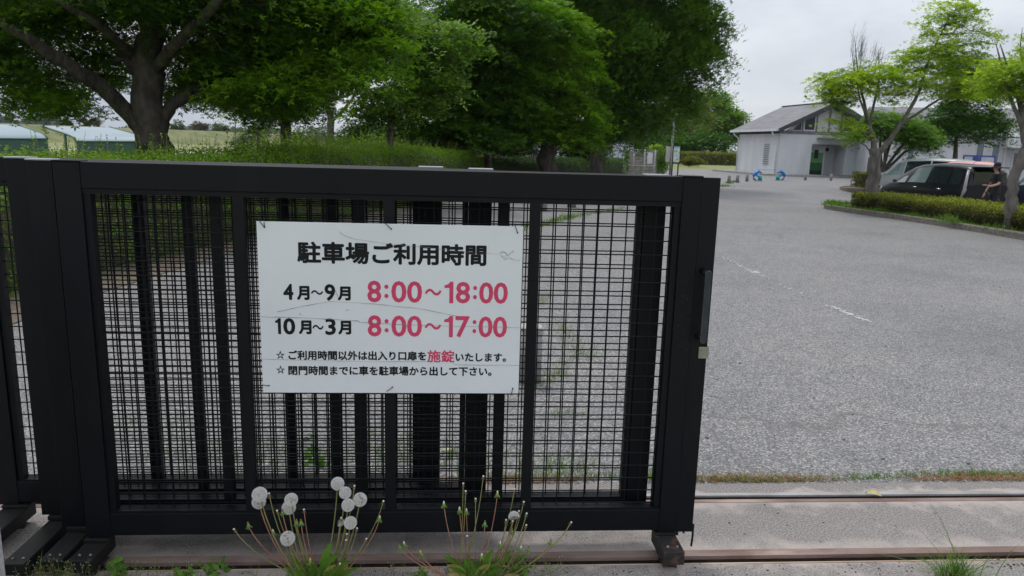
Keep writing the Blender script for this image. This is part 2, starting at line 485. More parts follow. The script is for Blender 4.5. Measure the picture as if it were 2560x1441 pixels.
def asphalt_material():
    M = bpy.data.materials.new('asphalt'); M.use_nodes = True
    t = M.node_tree; N = t.nodes; K = t.links.new; b = N['Principled BSDF']
    b.inputs['Roughness'].default_value = 0.72; b.inputs['Specular IOR Level'].default_value = 0.55
    tc = N.new('ShaderNodeTexCoord'); o = tc.outputs['Object']
    def noise(s, d=2, r=0.5):
        n = N.new('ShaderNodeTexNoise'); n.inputs['Scale'].default_value = s; n.inputs['Detail'].default_value = d
        n.inputs['Roughness'].default_value = r; K(o, n.inputs['Vector']); return n.outputs['Fac']
    def ramp(src, stops):
        r = N.new('ShaderNodeValToRGB'); cr_ = r.color_ramp
        while len(cr_.elements) < len(stops): cr_.elements.new(0.5)
        for e, (p, c) in zip(cr_.elements, stops): e.position = p; e.color = (*c, 1)
        K(src, r.inputs[0]); return r.outputs[0]
    def mix(a, b_, f, mode='MIX', fac=None):
        x = N.new('ShaderNodeMix'); x.data_type = 'RGBA'; x.blend_type = mode
        if fac is not None: x.inputs['Factor'].default_value = fac
        else: K(f, x.inputs['Factor'])
        K(a, x.inputs['A']); K(b_, x.inputs['B']); return x.outputs['Result']
    vo = N.new('ShaderNodeTexVoronoi'); vo.inputs['Scale'].default_value = 105; K(o, vo.inputs['Vector'])
    sep = N.new('ShaderNodeSeparateColor'); K(vo.outputs['Color'], sep.inputs[0])
    stones = ramp(sep.outputs[0], [(0.0, (0.105, 0.104, 0.108)), (0.35, (0.18, 0.176, 0.178)), (0.75, (0.265, 0.255, 0.252)), (1.0, (0.44, 0.42, 0.40))])
    gaps = ramp(vo.outputs['Distance'], [(0.34, (1, 1, 1)), (0.8, (0.42, 0.42, 0.43))])
    c = mix(stones, gaps, None, 'MULTIPLY', 0.9)
    fine = ramp(noise(330, 2), [(0.35, (0.8, 0.8, 0.8)), (0.65, (1.17, 1.16, 1.15))])
    c = mix(c, fine, None, 'MULTIPLY', 0.7)
    big = ramp(noise(0.55, 6, 0.62), [(0.33, (0.78, 0.78, 0.79)), (0.5, (1, 1, 1)), (0.68, (1.16, 1.13, 1.11))])
    c = mix(c, big, None, 'MULTIPLY', 0.8)
    mid = ramp(noise(4.5, 5, 0.6), [(0.35, (0.9, 0.9, 0.9)), (0.65, (1.08, 1.07, 1.06))])
    c = mix(c, mid, None, 'MULTIPLY', 0.8)
    # thin wandering cracks and old paving seams
    wv = N.new('ShaderNodeTexVoronoi'); wv.feature = 'DISTANCE_TO_EDGE'; wv.inputs['Scale'].default_value = 0.16
    nd = N.new('ShaderNodeTexNoise'); nd.inputs['Scale'].default_value = 0.8; nd.inputs['Detail'].default_value = 5; K(o, nd.inputs['Vector'])
    mxv = N.new('ShaderNodeMix'); mxv.data_type = 'VECTOR'; mxv.inputs['Factor'].default_value = 0.22
    K(o, mxv.inputs[4]); sc5 = N.new('ShaderNodeVectorMath'); sc5.operation = 'SCALE'; sc5.inputs['Scale'].default_value = 6; K(nd.outputs['Color'], sc5.inputs[0]); K(sc5.outputs[0], mxv.inputs[5])
    K(mxv.outputs[1], wv.inputs['Vector'])
    crk = N.new('ShaderNodeMapRange'); crk.inputs['From Min'].default_value = 0.0; crk.inputs['From Max'].default_value = 0.004
    crk.inputs['To Min'].default_value = 0.55; crk.inputs['To Max'].default_value = 0.0; K(wv.outputs['Distance'], crk.inputs['Value'])
    dk = N.new('ShaderNodeRGB'); dk.outputs[0].default_value = (0.09, 0.08, 0.075, 1)
    c = mix(c, dk.outputs[0], crk.outputs[0])
    # reddish-brown litter dust in patches
    dust = N.new('ShaderNodeMapRange'); dust.inputs['From Min'].default_value = 0.62; dust.inputs['From Max'].default_value = 0.8
    dust.inputs['To Max'].default_value = 0.5
    K(noise(1.3, 7, 0.7), dust.inputs['Value'])
    br = N.new('ShaderNodeRGB'); br.outputs[0].default_value = (0.235, 0.19, 0.165, 1)
    c = mix(c, br.outputs[0], dust.outputs[0])
    K(c, b.inputs['Base Color'])
    bp = N.new('ShaderNodeBump'); bp.inputs['Strength'].default_value = 0.35; bp.inputs['Distance'].default_value = 0.003
    K(vo.outputs['Distance'], bp.inputs['Height']); bp.invert = True; K(bp.outputs[0], b.inputs['Normal'])
    return M


ASPH = asphalt_material()

# ------------------------------------------------------------------ setting: ground, lawns, lot, strip
def ground_sheet():
    xs = np.array([-3000, -900, -300, -120, -60] + list(range(-40, 62, 2)) + [90, 200, 600, 3000], float)
    ys = np.array([-200, -40] + list(range(-4, 72, 2)) + [90, 120, 200, 400, 1000, 4500], float)
    X, Y = np.meshgrid(xs, ys); Z = -0.055 + hfun(X, Y) - 0.06 * (Y < 5)
    nx = len(xs); mb = MB()
    mb.add(np.stack([X.ravel(), Y.ravel(), Z.ravel()], 1),
           [(j * nx + i, j * nx + i + 1, (j + 1) * nx + i + 1, (j + 1) * nx + i) for j in range(len(ys) - 1) for i in range(nx - 1)], True)
    tag(mb.build('ground', GRASS_G), kind='structure')


ground_sheet()


def lot_sheet():
    us = np.arange(-4.4, 48.01, 1.0); vs_ = np.concatenate([[3.24], np.arange(4.0, 63.01, 1.0)])
    U, V = np.meshgrid(us, vs_)
    X = GT[0] * U + GN[0] * V; Y = GT[1] * U + GN[1] * V
    Z = hfun(X, Y); nx = len(us); mb = MB()
    mb.add(np.stack([X.ravel(), Y.ravel(), Z.ravel()], 1),
           [(j * nx + i, j * nx + i + 1, (j + 1) * nx + i + 1, (j + 1) * nx + i) for j in range(len(vs_) - 1) for i in range(nx - 1)], True)
    tag(mb.build('asphalt_lot', ASPH), kind='structure')


lot_sheet()

def add_dust(M):
    t = M.node_tree; N = t.nodes; K = t.links.new; b = N['Principled BSDF']; src = b.inputs['Base Color'].links[0].from_socket
    g = N.new('ShaderNodeNewGeometry'); dt = N.new('ShaderNodeVectorMath'); dt.operation = 'DOT_PRODUCT'; dt.inputs[1].default_value = tuple(GN); K(g.outputs['Position'], dt.inputs[0])
    no = N.new('ShaderNodeTexNoise'); no.inputs['Scale'].default_value = 5; no.inputs['Detail'].default_value = 7; no.inputs['Roughness'].default_value = .65; K(g.outputs['Position'], no.inputs['Vector'])
    nz = N.new('ShaderNodeMapRange'); nz.inputs['From Min'].default_value = .3; nz.inputs['From Max'].default_value = .7; nz.inputs['To Min'].default_value = -.07; nz.inputs['To Max'].default_value = .07; K(no.outputs['Fac'], nz.inputs['Value'])
    acc = None
    for v0, w in ((2.645, .10), (3.045, .06), (3.14, .03), (2.545, .03)):
        s1 = N.new('ShaderNodeMath'); s1.operation = 'SUBTRACT'; K(dt.outputs['Value'], s1.inputs[0]); s1.inputs[1].default_value = v0
        ab = N.new('ShaderNodeMath'); ab.operation = 'ABSOLUTE'; K(s1.outputs[0], ab.inputs[0])
        ad = N.new('ShaderNodeMath'); ad.operation = 'SUBTRACT'; K(ab.outputs[0], ad.inputs[0]); K(nz.outputs[0], ad.inputs[1])
        mr = N.new('ShaderNodeMapRange'); mr.inputs['From Min'].default_value = w; mr.inputs['From Max'].default_value = 0.0; mr.inputs['To Max'].default_value = .75; K(ad.outputs[0], mr.inputs['Value'])
        if acc is None: acc = mr.outputs[0]
        else:
            mm = N.new('ShaderNodeMath'); mm.operation = 'MAXIMUM'; K(acc, mm.inputs[0]); K(mr.outputs[0], mm.inputs[1]); acc = mm.outputs[0]
    mx = N.new('ShaderNodeMix'); mx.data_type = 'RGBA'; mx.inputs['B'].default_value = (0.40, 0.345, 0.31, 1); K(acc, mx.inputs['Factor']); K(src, mx.inputs['A'])
    n2 = N.new('ShaderNodeTexNoise'); n2.inputs['Scale'].default_value = 2.3; n2.inputs['Detail'].default_value = 8; n2.inputs['Roughness'].default_value = .7; K(g.outputs['Position'], n2.inputs['Vector'])
    m2 = N.new('ShaderNodeMapRange'); m2.inputs['From Min'].default_value = .55; m2.inputs['From Max'].default_value = .72; m2.inputs['To Max'].default_value = .6; K(n2.outputs['Fac'], m2.inputs['Value'])
    x2 = N.new('ShaderNodeMix'); x2.data_type = 'RGBA'; x2.inputs['B'].default_value = (0.10, 0.092, 0.085, 1); K(m2.outputs[0], x2.inputs['Factor']); K(mx.outputs['Result'], x2.inputs['A'])
    K(x2.outputs['Result'], b.inputs['Base Color'])


add_dust(CONC)
# concrete apron with the two sunken gate rails (gate frame u along, v away)
mb = MB()
for v0, v1 in ((0.4, 2.545), (2.645, 3.045), (3.135, 3.24)):
    mb.box(-9, 14, v0, v1, -0.11, 0.0)
tag(mb.xf(lambda u, v, z: G(u, v, z)).build('concrete_apron', CONC), kind='structure')
def rail(label, parts):
    t = thing('gate_rail', label, 'rail', G(0, parts[0][1], -0.05), GYAW, 'steel rails set in the concrete')
    for nm, v0, v1, z0, z1, m_ in parts:
        MB().box(-9, 14, v0, v1, z0, z1).xf(lambda u, v, z: G(u, v, z)).build(nm, m_, t)
rail('front rusty steel rail groove, under the wheels of the gate feet',
     [('groove_bed', 2.5535, 2.604, -0.10, -0.085, GROOVE), ('shaded_groove_wall', 2.6045, 2.6444, -0.10, -0.0135, GROOVE), ('flange', 2.6, 2.6445, -0.013, 0.003, RUST), ('edge_strip', 2.545, 2.553, -0.10, 0.002, RUST_OR)])  # the dark wall strip paints in the shade below the flange
rail('back steel rail groove with a worn white painted edge, next to the asphalt',
     [('groove_bed', 3.0745, 3.107, -0.10, -0.055, GROOVE), ('flange', 3.0455, 3.0745, -0.10, 0.002, RUST), ('shaded_groove_wall', 3.109, 3.1344, -0.10, -0.0045, GROOVE), ('edge_strip', 3.107, 3.1345, -0.004, 0.005, PAINT_W)])  # dark wall again, shade painted under the white edge

# lawn beyond the lot, bed along the hedge, far path and the levee
sheet('lawn', [(6.5, 62.4), (60, 66.8), (60, 130), (2, 130)], -0.03, GRASS_G)
sheet('soil_bed', [(-8, 3.6), (-4.15, 3.6), (-4.25, 7), (-3.9, 11.6), (-1.6, 21.4), (0.6, 26), (7.6, 46.5), (5, 48), (-8, 48)], 0.008, SOIL)
PATHM = mat('pale_path', (0.42, 0.40, 0.37), (0.55, 0.52, 0.48), 0.5, 0.9)
sheet('path', [(-75, 78), (-10, 78), (-10, 84), (-75, 84)], -0.04, PATHM)

mb = MB()
cl = [(-190, -60), (-140, 52), (-96, 140), (-71, 190), (0, 330), (130, 590), (400, 1100)]
for i, (x, y) in enumerate(cl):
    a = np.array(cl[max(i - 1, 0)]); b = np.array(cl[min(i + 1, len(cl) - 1)]); d = (b - a) / np.linalg.norm(b - a); n_ = np.array([d[1], -d[0]])
    for off, z in ((13, -0.3), (10, 0.3), (3, 2.9), (0, 3.2), (-5, 3.2), (-30, -0.3)):
        mb.v.append((x + n_[0] * off, y + n_[1] * off, z))
for i in range(len(cl) - 1):
    for k in range(5):
        mb.f.append((i * 6 + k, (i + 1) * 6 + k, (i + 1) * 6 + k + 1, i * 6 + k + 1)); mb.sm.append(True)
LEVEE = mat('levee_grass', (0.10, 0.125, 0.035), (0.175, 0.175, 0.065), 0.35, 0.95, c3=(0.21, 0.185, 0.09), s3=0.08)
tag(mb.build('levee', LEVEE), kind='structure')

# ------------------------------------------------------------------ the telescoping gate
def gx(mb): return mb.xf(lambda u, v, z: G(u, v, z))


WIRE_ZS = [1.371 - 0.0527 * i for i in range(23)]


def leaf_gate(label, v, posts, slats, right_post, capz, wires_u, feet=(), zt=1.508):
    """one sliding leaf; posts = list of (u0,u1); its front face lies at v"""
    u0 = posts[0][0]; u1 = right_post[1]
    t = thing('sliding_gate', label, 'gate', G((u0 + u1) / 2, v + 0.03, 0), GYAW, 'telescoping black gate leaves')
    gx(MB().box(posts[0][1], right_post[0], v, v + 0.05, 1.416, zt, 0.003)).build('top_rail', BLACK, t)
    gx(MB().box(posts[0][1], right_post[0], v + 0.004, v + 0.046, 1.398, 1.4155)).build('rail_lip', BLACK, t)
    gx(MB().box(posts[0][1], right_post[0], v, v + 0.05, 0.106, 0.196, 0.003)).build('bottom_rail', BLACK, t)
    gx(MB().box(posts[0][1], right_post[0], v + 0.004, v + 0.046, 0.1965, 0.205)).build('rail_lip', BLACK, t)
    for i, (a, b) in enumerate(posts + [right_post]):
        last = (i == len(posts))
        p = gx(MB().box(a, b, v - 0.001, v + 0.054, 0.098, capz - 0.006, 0.002)).build('post', BLACK, t)
        gx(MB().box(a - 0.003, b + 0.003, v - 0.004, v + 0.056, capz - 0.006, capz, 0.002)).build('cap', CAPM if v > 2.65 else BLACK, p)
        # thin stile beside the post carrying the wire panel
        if last: gx(MB().box(a - 0.024, a - 0.001, v + 0.008, v + 0.042, 0.205, 1.398)).build('stile', BLACK, t)
        else: gx(MB().box(b + 0.001, b + 0.024, v + 0.008, v + 0.042, 0.205, 1.398)).build('stile', BLACK, t)
    for a, b in slats:
        gx(MB().box(a, b, v + 0.001, v + 0.03, 0.2055, 1.3975, 0.002)).build('slat', BLACK, t)
    w = MB(); r = 0.0026
    ua, ub = posts[0][1] + 0.02, right_post[0] - 0.02
    for z in WIRE_ZS:
        w.tube([(ua, v + 0.034, z), (ub, v + 0.034, z)], r, 6, caps=False)
    x = wires_u
    while x > ua: x -= 0.0548
    x += 0.0548
    while x < ub:
        w.tube([(x, v + 0.0392, 0.2), (x, v + 0.0392, 1.4)], r, 6, caps=False); x += 0.0548
    gx(w).build('wire_panel', BLACK, t)
    for (a, b, v0, zt_, m_) in feet:
        f = gx(MB().box(a, b, v0, v + 0.05, 0.032, zt_, 0.004)).build('foot', m_, t)
        gx(MB().box(a - 0.002, b + 0.002, v - 0.012, v + 0.052, zt_ + 0.0005, 0.0975, 0.003)).build('foot_collar', BLACK_DIRTY, f)
        for uu in (a + (b - a) * 0.3, a + (b - a) * 0.74):
            bb = MB()
            bb.tube([(uu, v0 + 0.035, zt_ + 0.0005), (uu, v0 + 0.035, zt_ + 0.004)], 0.0055, 8)
            bb.tube([(uu, v0 + 0.035, zt_ + 0.004), (uu, v0 + 0.035, zt_ + 0.007)], 0.0028, 8)
            gx(bb).build('bolt', BOLT, f)
        for vv in (v0 + 0.06, v + 0.0):
            gx(MB().tube([(a + 0.015, vv, -0.008), (b - 0.015, vv, -0.008)], 0.024, 14)).build('wheel', RUSTY, f)
    return t


AV = 2.62
gateA = leaf_gate('front black gate leaf, carrying the white parking sign', AV,
                  [(-1.399, -1.31)], [(-0.805, -0.765), (-0.278, -0.238), (0.249, 0.288)], (0.805, 0.8755), 1.512, 0.339,
                  feet=[(-1.405, -1.318, 2.49, 0.082, BLACK_DIRTY), (0.792, 0.876, 2.49, 0.088, RUSTY)])
# closing channel, handle, latch and hook on the leading edge of the front leaf
ch = MB().box(0.8765, 0.944, AV + 0.002, AV + 0.008, 0.098, 1.506)
ch.box(0.8765, 0.882, AV + 0.008, AV + 0.052, 0.098, 1.506)
ch.box(0.938, 0.944, AV + 0.008, AV + 0.03, 0.098, 1.41)
ch.box(0.8765, 0.944, AV + 0.008, AV + 0.052, 1.41, 1.506)
gx(ch).build('closing_channel', BLACK, gateA)
hd = MB()
pts = [(0.905 + 0.0, 1.158 + 0.0)]
def bar(u, z0, z1, w):
    n = 7; P = []
    for i in range(n + 1): a = math.pi * i / n; P.append((u + w * math.cos(a), z1 - w + w * math.sin(a)))
    for i in range(n + 1): a = math.pi + math.pi * i / n; P.append((u + w * math.cos(a), z0 + w + w * math.sin(a)))
    return P
hd.prism(bar(0.910, 0.895, 1.170, 0.0105), AV - 0.052, AV - 0.040)
HANDLE = mat('handle_grip', (0.018, 0.024, 0.032), (0.03, 0.038, 0.05), 12, 0.35)
h = gx(hd).build('handle', HANDLE, gateA)
hs = MB()
P = bar(0.910, 0.894, 1.171, 0.0118); 
for i in range(len(P)):
    pass
hs.prism(P, AV - 0.0485, AV - 0.0435)
gx(hs).build('handle_rim', STEEL, h)
gx(MB().tube([(0.905, AV - 0.0395, 1.155), (0.902, AV + 0.002, 1.165)], 0.010, 10)).build('handle_mount', BLACK, h)
gx(MB().box(0.892, 0.912, AV - 0.0395, AV + 0.002, 0.905, 0.92, 0.002)).build('handle_mount', BLACK, h)
lt = MB().box(0.911, 0.9446, AV - 0.0025, AV + 0.0015, 0.823, 0.868, 0.001)
for k in range(6):
    a0, a1 = R(15 * k), R(15 * k + 15)
    q = lambda a, r: (0.9446 + r * math.sin(a), AV - 0.0025 + 0.009 - r * math.cos(a))
    p = [q(a0, .009), q(a1, .009), q(a1, .0065), q(a0, .0065)]
    lt.prism([(x, y) for x, y in p], 0.823, 0.868, axis='z')
lt.box(0.951, 0.9536, AV + 0.0065, AV + 0.02, 0.823, 0.868)
lo = gx(lt).build('latch_plate', STEEL, gateA)
rv = MB()
for z in (0.856, 0.834): rv.tube([(0.921, AV - 0.0045, z), (0.921, AV - 0.002, z)], 0.0032, 8)
gx(rv).build('rivet', BOLT, lo)
hk = MB().tube([(0.948, AV + 0.004, 0.13), (0.948, AV + 0.004, 0.07), (0.944, AV + 0.0, 0.035)], 0.0042, 6)
hk.tube([(0.884, AV + 0.006, 0.1), (0.884, AV + 0.006, 0.082)], 0.005, 6)
hk.tube([(0.912, AV + 0.01, 0.1), (0.912, AV + 0.01, 0.088)], 0.004, 6)
gx(hk).build('drop_bolt', BLACK, gateA)

BV = 2.71
leaf_gate('second black gate leaf, its end post just behind the front leaf\'s leading post', BV, [(-1.536, -1.449)],
          [(-0.915, -0.875), (-0.40, -0.358), (0.142, 0.18)], (0.690, 0.773), 1.511, 0.36,
          feet=[(-1.513, -1.432, 2.50, 0.078, BLACK_DIRTY)])
CV = 2.80
leaf_gate('third black gate leaf, ending behind the right part of the sign', CV, [(-1.660, -1.575)],
          [(-1.045, -1.008), (-0.515, -0.475)], (0.028, 0.117), 1.513, 0.02, feet=[(-1.632, -1.55, 2.48, 0.078, BLACK_DIRTY)])
DV = 2.89
leaf_gate('rearmost black gate leaf, whose left end sticks out past the others', DV, [(-1.888, -1.798)],
          [(-1.262, -1.222), (-0.712, -0.672)], (-0.168, -0.077), 1.513, 0.005,
          feet=[(-1.862, -1.762, 2.60, 0.085, BLACK_DIRTY)])
# fixed leaf to the left out of which the gate slides: only its rail and wires show at the frame's edge
# low pale concrete kerb at the frame's lower left corner
cw = thing('concrete_pillar', 'pale rough concrete pillar cut by the lower left corner of the photo', 'pillar', G(-1.9, 2.1, -0.05), GYAW)
gx(MB().box(-1.95, -1.432, 1.95, 2.2, -0.05, 1.25, 0.006)).build('pillar', CONC_W, cw)

# dust specks and scratches on the leading post
SPECK = mat('scratch_mark', (0.10, 0.10, 0.10), (0.2, 0.2, 0.2), 40, 0.8)
sp = MB()
for k in range(55):
    u = 0.84 + random.gauss(0, 0.022); z = 1.0 + random.gauss(0, 0.10)
    if not (0.812 < u < 0.87): continue
    l = random.uniform(0.002, 0.007); a = random.uniform(-0.3, 1.9)
    sp.tube([(u, AV - 0.0018, z), (u + l * math.cos(a), AV - 0.0018, z + l * math.sin(a))], 0.0004, 3, caps=False)
sp.tube([(-1.563, CV - 0.0015, 1.388), (-1.5605, CV - 0.0015, 1.400)], 0.0007, 3)
tag(gx(sp).build('scratches', SPECK, gateA), kind='stuff')

# ------------------------------------------------------------------ the sign
SV = 2.600
SIGN_W = mat('sign_white', (0.71, 0.735, 0.77), (0.77, 0.79, 0.82), 2.5, 0.32, c3=(0.60, 0.60, 0.60), s3=3.0, f3=(0.62, 0.8), spec=0.5)
INK = mat('ink_black', (0.008, 0.009, 0.012), (0.012, 0.013, 0.016), 10, 0.6, spec=.2)
PINK = mat('ink_pink', (0.62, 0.042, 0.13), (0.66, 0.05, 0.145), 10, 0.4)
SCR = mat('scratch_grey', (0.12, 0.12, 0.12), (0.3, 0.3, 0.3), 60, 0.8)
sg = thing('notice_sign', 'white board with black and pink Japanese lettering, tied to the gate', 'sign', G(-0.247, SV, 0.69), GYAW)
gx(MB().box(-0.7175, 0.224, SV, SV + 0.0035, 0.686, 1.317, 0.0008)).build('board', SIGN_W, sg)


def text(s, u0, z0, u1, z1, m_, bold=0.012, squash=True):
    c = bpy.data.curves.new('t', 'FONT'); c.body = s; c.resolution_u = 3
    o = bpy.data.objects.new('t', c); COL.objects.link(o)
    bpy.context.view_layer.update()
    dg = bpy.context.evaluated_depsgraph_get(); me = bpy.data.meshes.new_from_object(o.evaluated_get(dg))
    n = len(me.vertices); co = np.zeros(n * 3); me.vertices.foreach_get('co', co); co = co.reshape(-1, 3)
    mn = co.min(0); mx = co.max(0); w = bold * 0.105 * min(1.0, (z1 - z0) / 0.07 + .15)
    u = u0 + w + (co[:, 0] - mn[0]) / (mx[0] - mn[0]) * (u1 - u0 - 2 * w)
    z = z0 + w + (co[:, 1] - mn[1]) / (mx[1] - mn[1]) * (z1 - z0 - 2 * w)
    F = [tuple(p.vertices) for p in me.polygons]; mb = MB()
    # the strokes are thickened by laying the glyphs eight times round a small circle
    for k in range(9):
        r = 0 if k == 8 else w; a = math.pi * k / 4
        mb.add([(u[i] + r * math.cos(a), SV - 0.0006 - k * 0.00004, z[i] + r * math.sin(a)) for i in range(n)], F)
    bpy.data.objects.remove(o, do_unlink=True)
    return gx(mb).build('lettering', m_, sg)


def one(u0, z0, u1, z1, m_):
    w = (z1 - z0) * .18; h = z1 - z0
    P = [(u1 - w, z0), (u1, z0), (u1, z1), (u1 - w * .75, z1), (u1 - w * 1.3, z1 - h * .12), (u0, z1 - h * .17), (u0, z1 - h * .29), (u1 - w, z1 - h * .29)]
    gx(MB().prism(P, SV - 0.0008, SV - 0.0003)).build('lettering', m_, sg)


text('駐車場ご利用時間', -0.580, 1.170, 0.093, 1.249, INK, 0.027)
text('4', -0.633, 1.036, -0.597, 1.095, INK, 0.022)
text('月', -0.585, 1.036, -0.540, 1.088, INK, 0.028)
text('～', -0.535, 1.056, -0.492, 1.073, INK, 0.020)
text('9', -0.487, 1.034, -0.449, 1.096, INK, 0.022)
text('月', -0.441, 1.036, -0.394, 1.088, INK, 0.028)
text('0', -0.637, 0.907, -0.594, 0.969, INK, 0.024); one(-0.665, 0.909, -0.645, 0.968, INK)
text('月', -0.582, 0.909, -0.536, 0.961, INK, 0.028)
text('～', -0.533, 0.927, -0.493, 0.945, INK, 0.020)
text('3', -0.487, 0.907, -0.449, 0.969, INK, 0.022)
text('月', -0.441, 0.909, -0.394, 0.961, INK, 0.028)
for z, tens in ((1.031, '18'), (0.903, '17')):
    dz = z
    text('8', -0.335, dz, -0.285, dz + 0.080, PINK, 0.024)
    text(':', -0.274, dz + 0.016, -0.259, dz + 0.066, PINK, 0.024)
    text('00', -0.249, dz, -0.138, dz + 0.080, PINK, 0.022)
    text('～', -0.128, dz + 0.028, -0.068, dz + 0.053, PINK, 0.024)
    text(tens[1], -0.016, dz, 0.036, dz + 0.080, PINK, 0.024); one(-0.057, dz, -0.025, dz + 0.080, PINK)
    text(':', 0.047, dz + 0.016, 0.061, dz + 0.066, PINK, 0.024)
    text('00', 0.069, dz, 0.174, dz + 0.080, PINK, 0.022)
text('☆', -0.666, 0.815, -0.635, 0.847, INK, 0.004)
text('☆', -0.667, 0.759, -0.636, 0.791, INK, 0.004)
text('ご利用時間以外は出入り口扉を', -0.622, 0.812, -0.122, 0.848, INK, 0.018)
text('施錠', -0.118, 0.806, -0.018, 0.853, PINK, 0.013)
text('いたします。', -0.014, 0.810, 0.174, 0.843, INK, 0.018)
text('閉門時間までに車を駐車場から出して下さい。', -0.624, 0.754, 0.121, 0.790, INK, 0.017)


def ribbon(pts, w):
    mb = MB(); Q = [vat(x, y, SV - 0.0012) for x, y in pts]
    R2 = []
    for i in range(len(Q) - 1):
        for j in range(5):
            f = j / 5; R2.append((Q[i][0] * (1 - f) + Q[i + 1][0] * f, Q[i][1] * (1 - f) + Q[i + 1][1] * f + random.gauss(0, 0.0004)))
    R2.append(Q[-1])
    mb.tube([(u, SV - 0.0012, z) for u, z in R2], [w * random.uniform(0.4, 1.3) for _ in R2], 4, caps=False, squash=1)
    return mb


sc_ = MB()
for pts, w in (([(845, 577), (862, 590), (890, 599), (960, 609), (1050, 617), (1150, 630), (1245, 636)], .0005),
               ([(693, 780), (760, 765), (828, 754), (935, 760), (1050, 772), (1150, 792)], .0006),
               ([(653, 792), (760, 795), (895, 803), (900, 806), (1000, 812), (1100, 815), (1298, 820)], .0008),
               ([(655, 898), (800, 902), (935, 905), (1130, 904), (1136, 912), (1298, 914)], .0005),
               ([(1250, 634), (1262, 630), (1270, 640), (1282, 627), (1284, 632)], .0006),
               ([(1252, 638), (1262, 650), (1272, 644), (1285, 650), (1300, 652)], .0006),
               ([(1248, 636), (1256, 628), (1268, 635), (1262, 645), (1254, 640)], .0005),
               ([(838, 727), (845, 742)], .0008), ([(864, 775), (874, 776)], .0009), ([(748, 785), (753, 786)], .0009)):
    r_ = ribbon(pts, w); sc_.add(r_.v, r_.f)
tag(gx(sc_).build('scratches', SCR, sg), kind='stuff')
TIE = mat('cable_tie', (0.01, 0.01, 0.01), (0.015, 0.015, 0.015), 5, 0.5)
for a, b in (((646, 549), (660, 568)), ((660, 548), (661, 568)), ((961, 557), (978, 573)), ((1287, 563), (1294, 582)), ((656, 963), (672, 965)), ((967, 979), (981, 969)), ((1277, 990), (1282, 972))):
    ua, za = vat(*a, SV - 0.004); ub, zb = vat(*b, SV - 0.004)
    mb = MB().tube([(ua, SV + 0.03, za), (ua, SV - 0.003, za), ((ua + ub) / 2, SV - 0.006, (za + zb) / 2), (ub, SV - 0.002, zb)], 0.0014, 5)
    mb.sphere((ub, SV - 0.002, zb), 0.003, 6)
    gx(mb).build('cable_tie', TIE, sg)

# ------------------------------------------------------------------ dandelions in front of the gate
STEM_G = mat('stem_green', (0.16, 0.17, 0.045), (0.27, 0.25, 0.09), 14, 0.6)
STEM_R = mat('stem_red', (0.30, 0.11, 0.075), (0.36, 0.19, 0.12), 14, 0.6)
DLEAF = leafmat('dandelion_leaf', (0.12, 0.24, 0.03), (0.25, 0.38, 0.05), 0.3, 0.45)
DLEAF_Y = mat('dandelion_leaf_yellow', (0.30, 0.33, 0.07), (0.42, 0.36, 0.13), 25, 0.6, c3=(0.45, 0.26, 0.16), s3=20, f3=(0.5, 0.65))
SEPAL = mat('sepal_green', (0.10, 0.20, 0.035), (0.17, 0.28, 0.06), 60, 0.6)
NUB = mat('receptacle', (0.62, 0.56, 0.47), (0.75, 0.71, 0.63), 60, 0.8)
NUB_BR = mat('withered_petals', (0.16, 0.085, 0.04), (0.30, 0.18, 0.09), 80, 0.9)
YEL = mat('petal_yellow', (0.65, 0.35, 0.02), (0.75, 0.45, 0.03), 30, 0.7)
FLUFF = leafmat('seed_fluff', (0.93, 0.92, 0.90), (0.97, 0.97, 0.96), 0.62, 0.9, tc=(1, 1, 1))
SEED = mat('seed_brown', (0.28, 0.19, 0.11), (0.42, 0.32, 0.22), 50, 0.9)


def fluff_mesh(part=1.0):
    n = 190; P = []; N_ = []; D = []; S = []
    for i in range(n):
        z = 1 - 2 * (i + .5) / n; a = i * 2.39996; r = math.sqrt(1 - z * z)
        d = np.array([r * math.cos(a), r * math.sin(a), z])
        if part < 1 and d[0] + 0.3 * d[2] < -0.2: continue
        if part > 1 and random.random() < (part - 1) * 9: continue
        t1 = np.cross(d, (0.2, 0.4, 1)); t1 /= np.linalg.norm(t1); t2 = np.cross(d, t1)
        for k in range(12):
            w = 2 * math.pi * k / 12 + random.random() * .4
            tt = t1 * math.cos(w) + t2 * math.sin(w)
            P.append(d * 0.80); D.append(tt * 0.8 + d * 0.62); N_.append(d); S.append(0.27)
    P = np.array(P); D = np.array(D); N_ = np.array(N_)
    D = D / np.linalg.norm(D, axis=1, keepdims=True)
    # normals perpendicular to the filament direction so that 'dirs' survives
    N_ = N_ - (N_ * D).sum(1, keepdims=True) * D
    o = leafobj('tmp', P, N_, S, 'hair', FLUFF, None, RNG.random(len(P)), D)
    me = o.data; bpy.data.objects.remove(o)
    # slim the filaments
    return me


FL = fluff_mesh(); FL3 = fluff_mesh(1.01); FL4 = fluff_mesh(1.02); FL2 = fluff_mesh(0.4)
sd_mb = MB()
for i in range(60):
    z = 1 - 2 * (i + .5) / 60; a = i * 2.39996; r = math.sqrt(1 - z * z); d = np.array([r * math.cos(a), r * math.sin(a), z])
    sd_mb.tube([d * .12, d * .36], [.02, .035], 4)
    sd_mb.tube([d * .36, d * .80], [.008, .008], 3, caps=False)
sd_mb.sphere((0, 0, 0), .2, 8)
_o = sd_mb.build('tmp', SEED); SDM = _o.data; bpy.data.objects.remove(_o)


def child(name, me, parent, wpos, scale, rot=None):
    o = bpy.data.objects.new(name, me); COL.objects.link(o); o.parent = parent
    inv = mw(parent).inverted(); o.location = inv @ Vector(wpos); o.scale = (scale,) * 3
    if rot: o.rotation_euler = rot
    FR[o.name] = mw(parent)
    return o


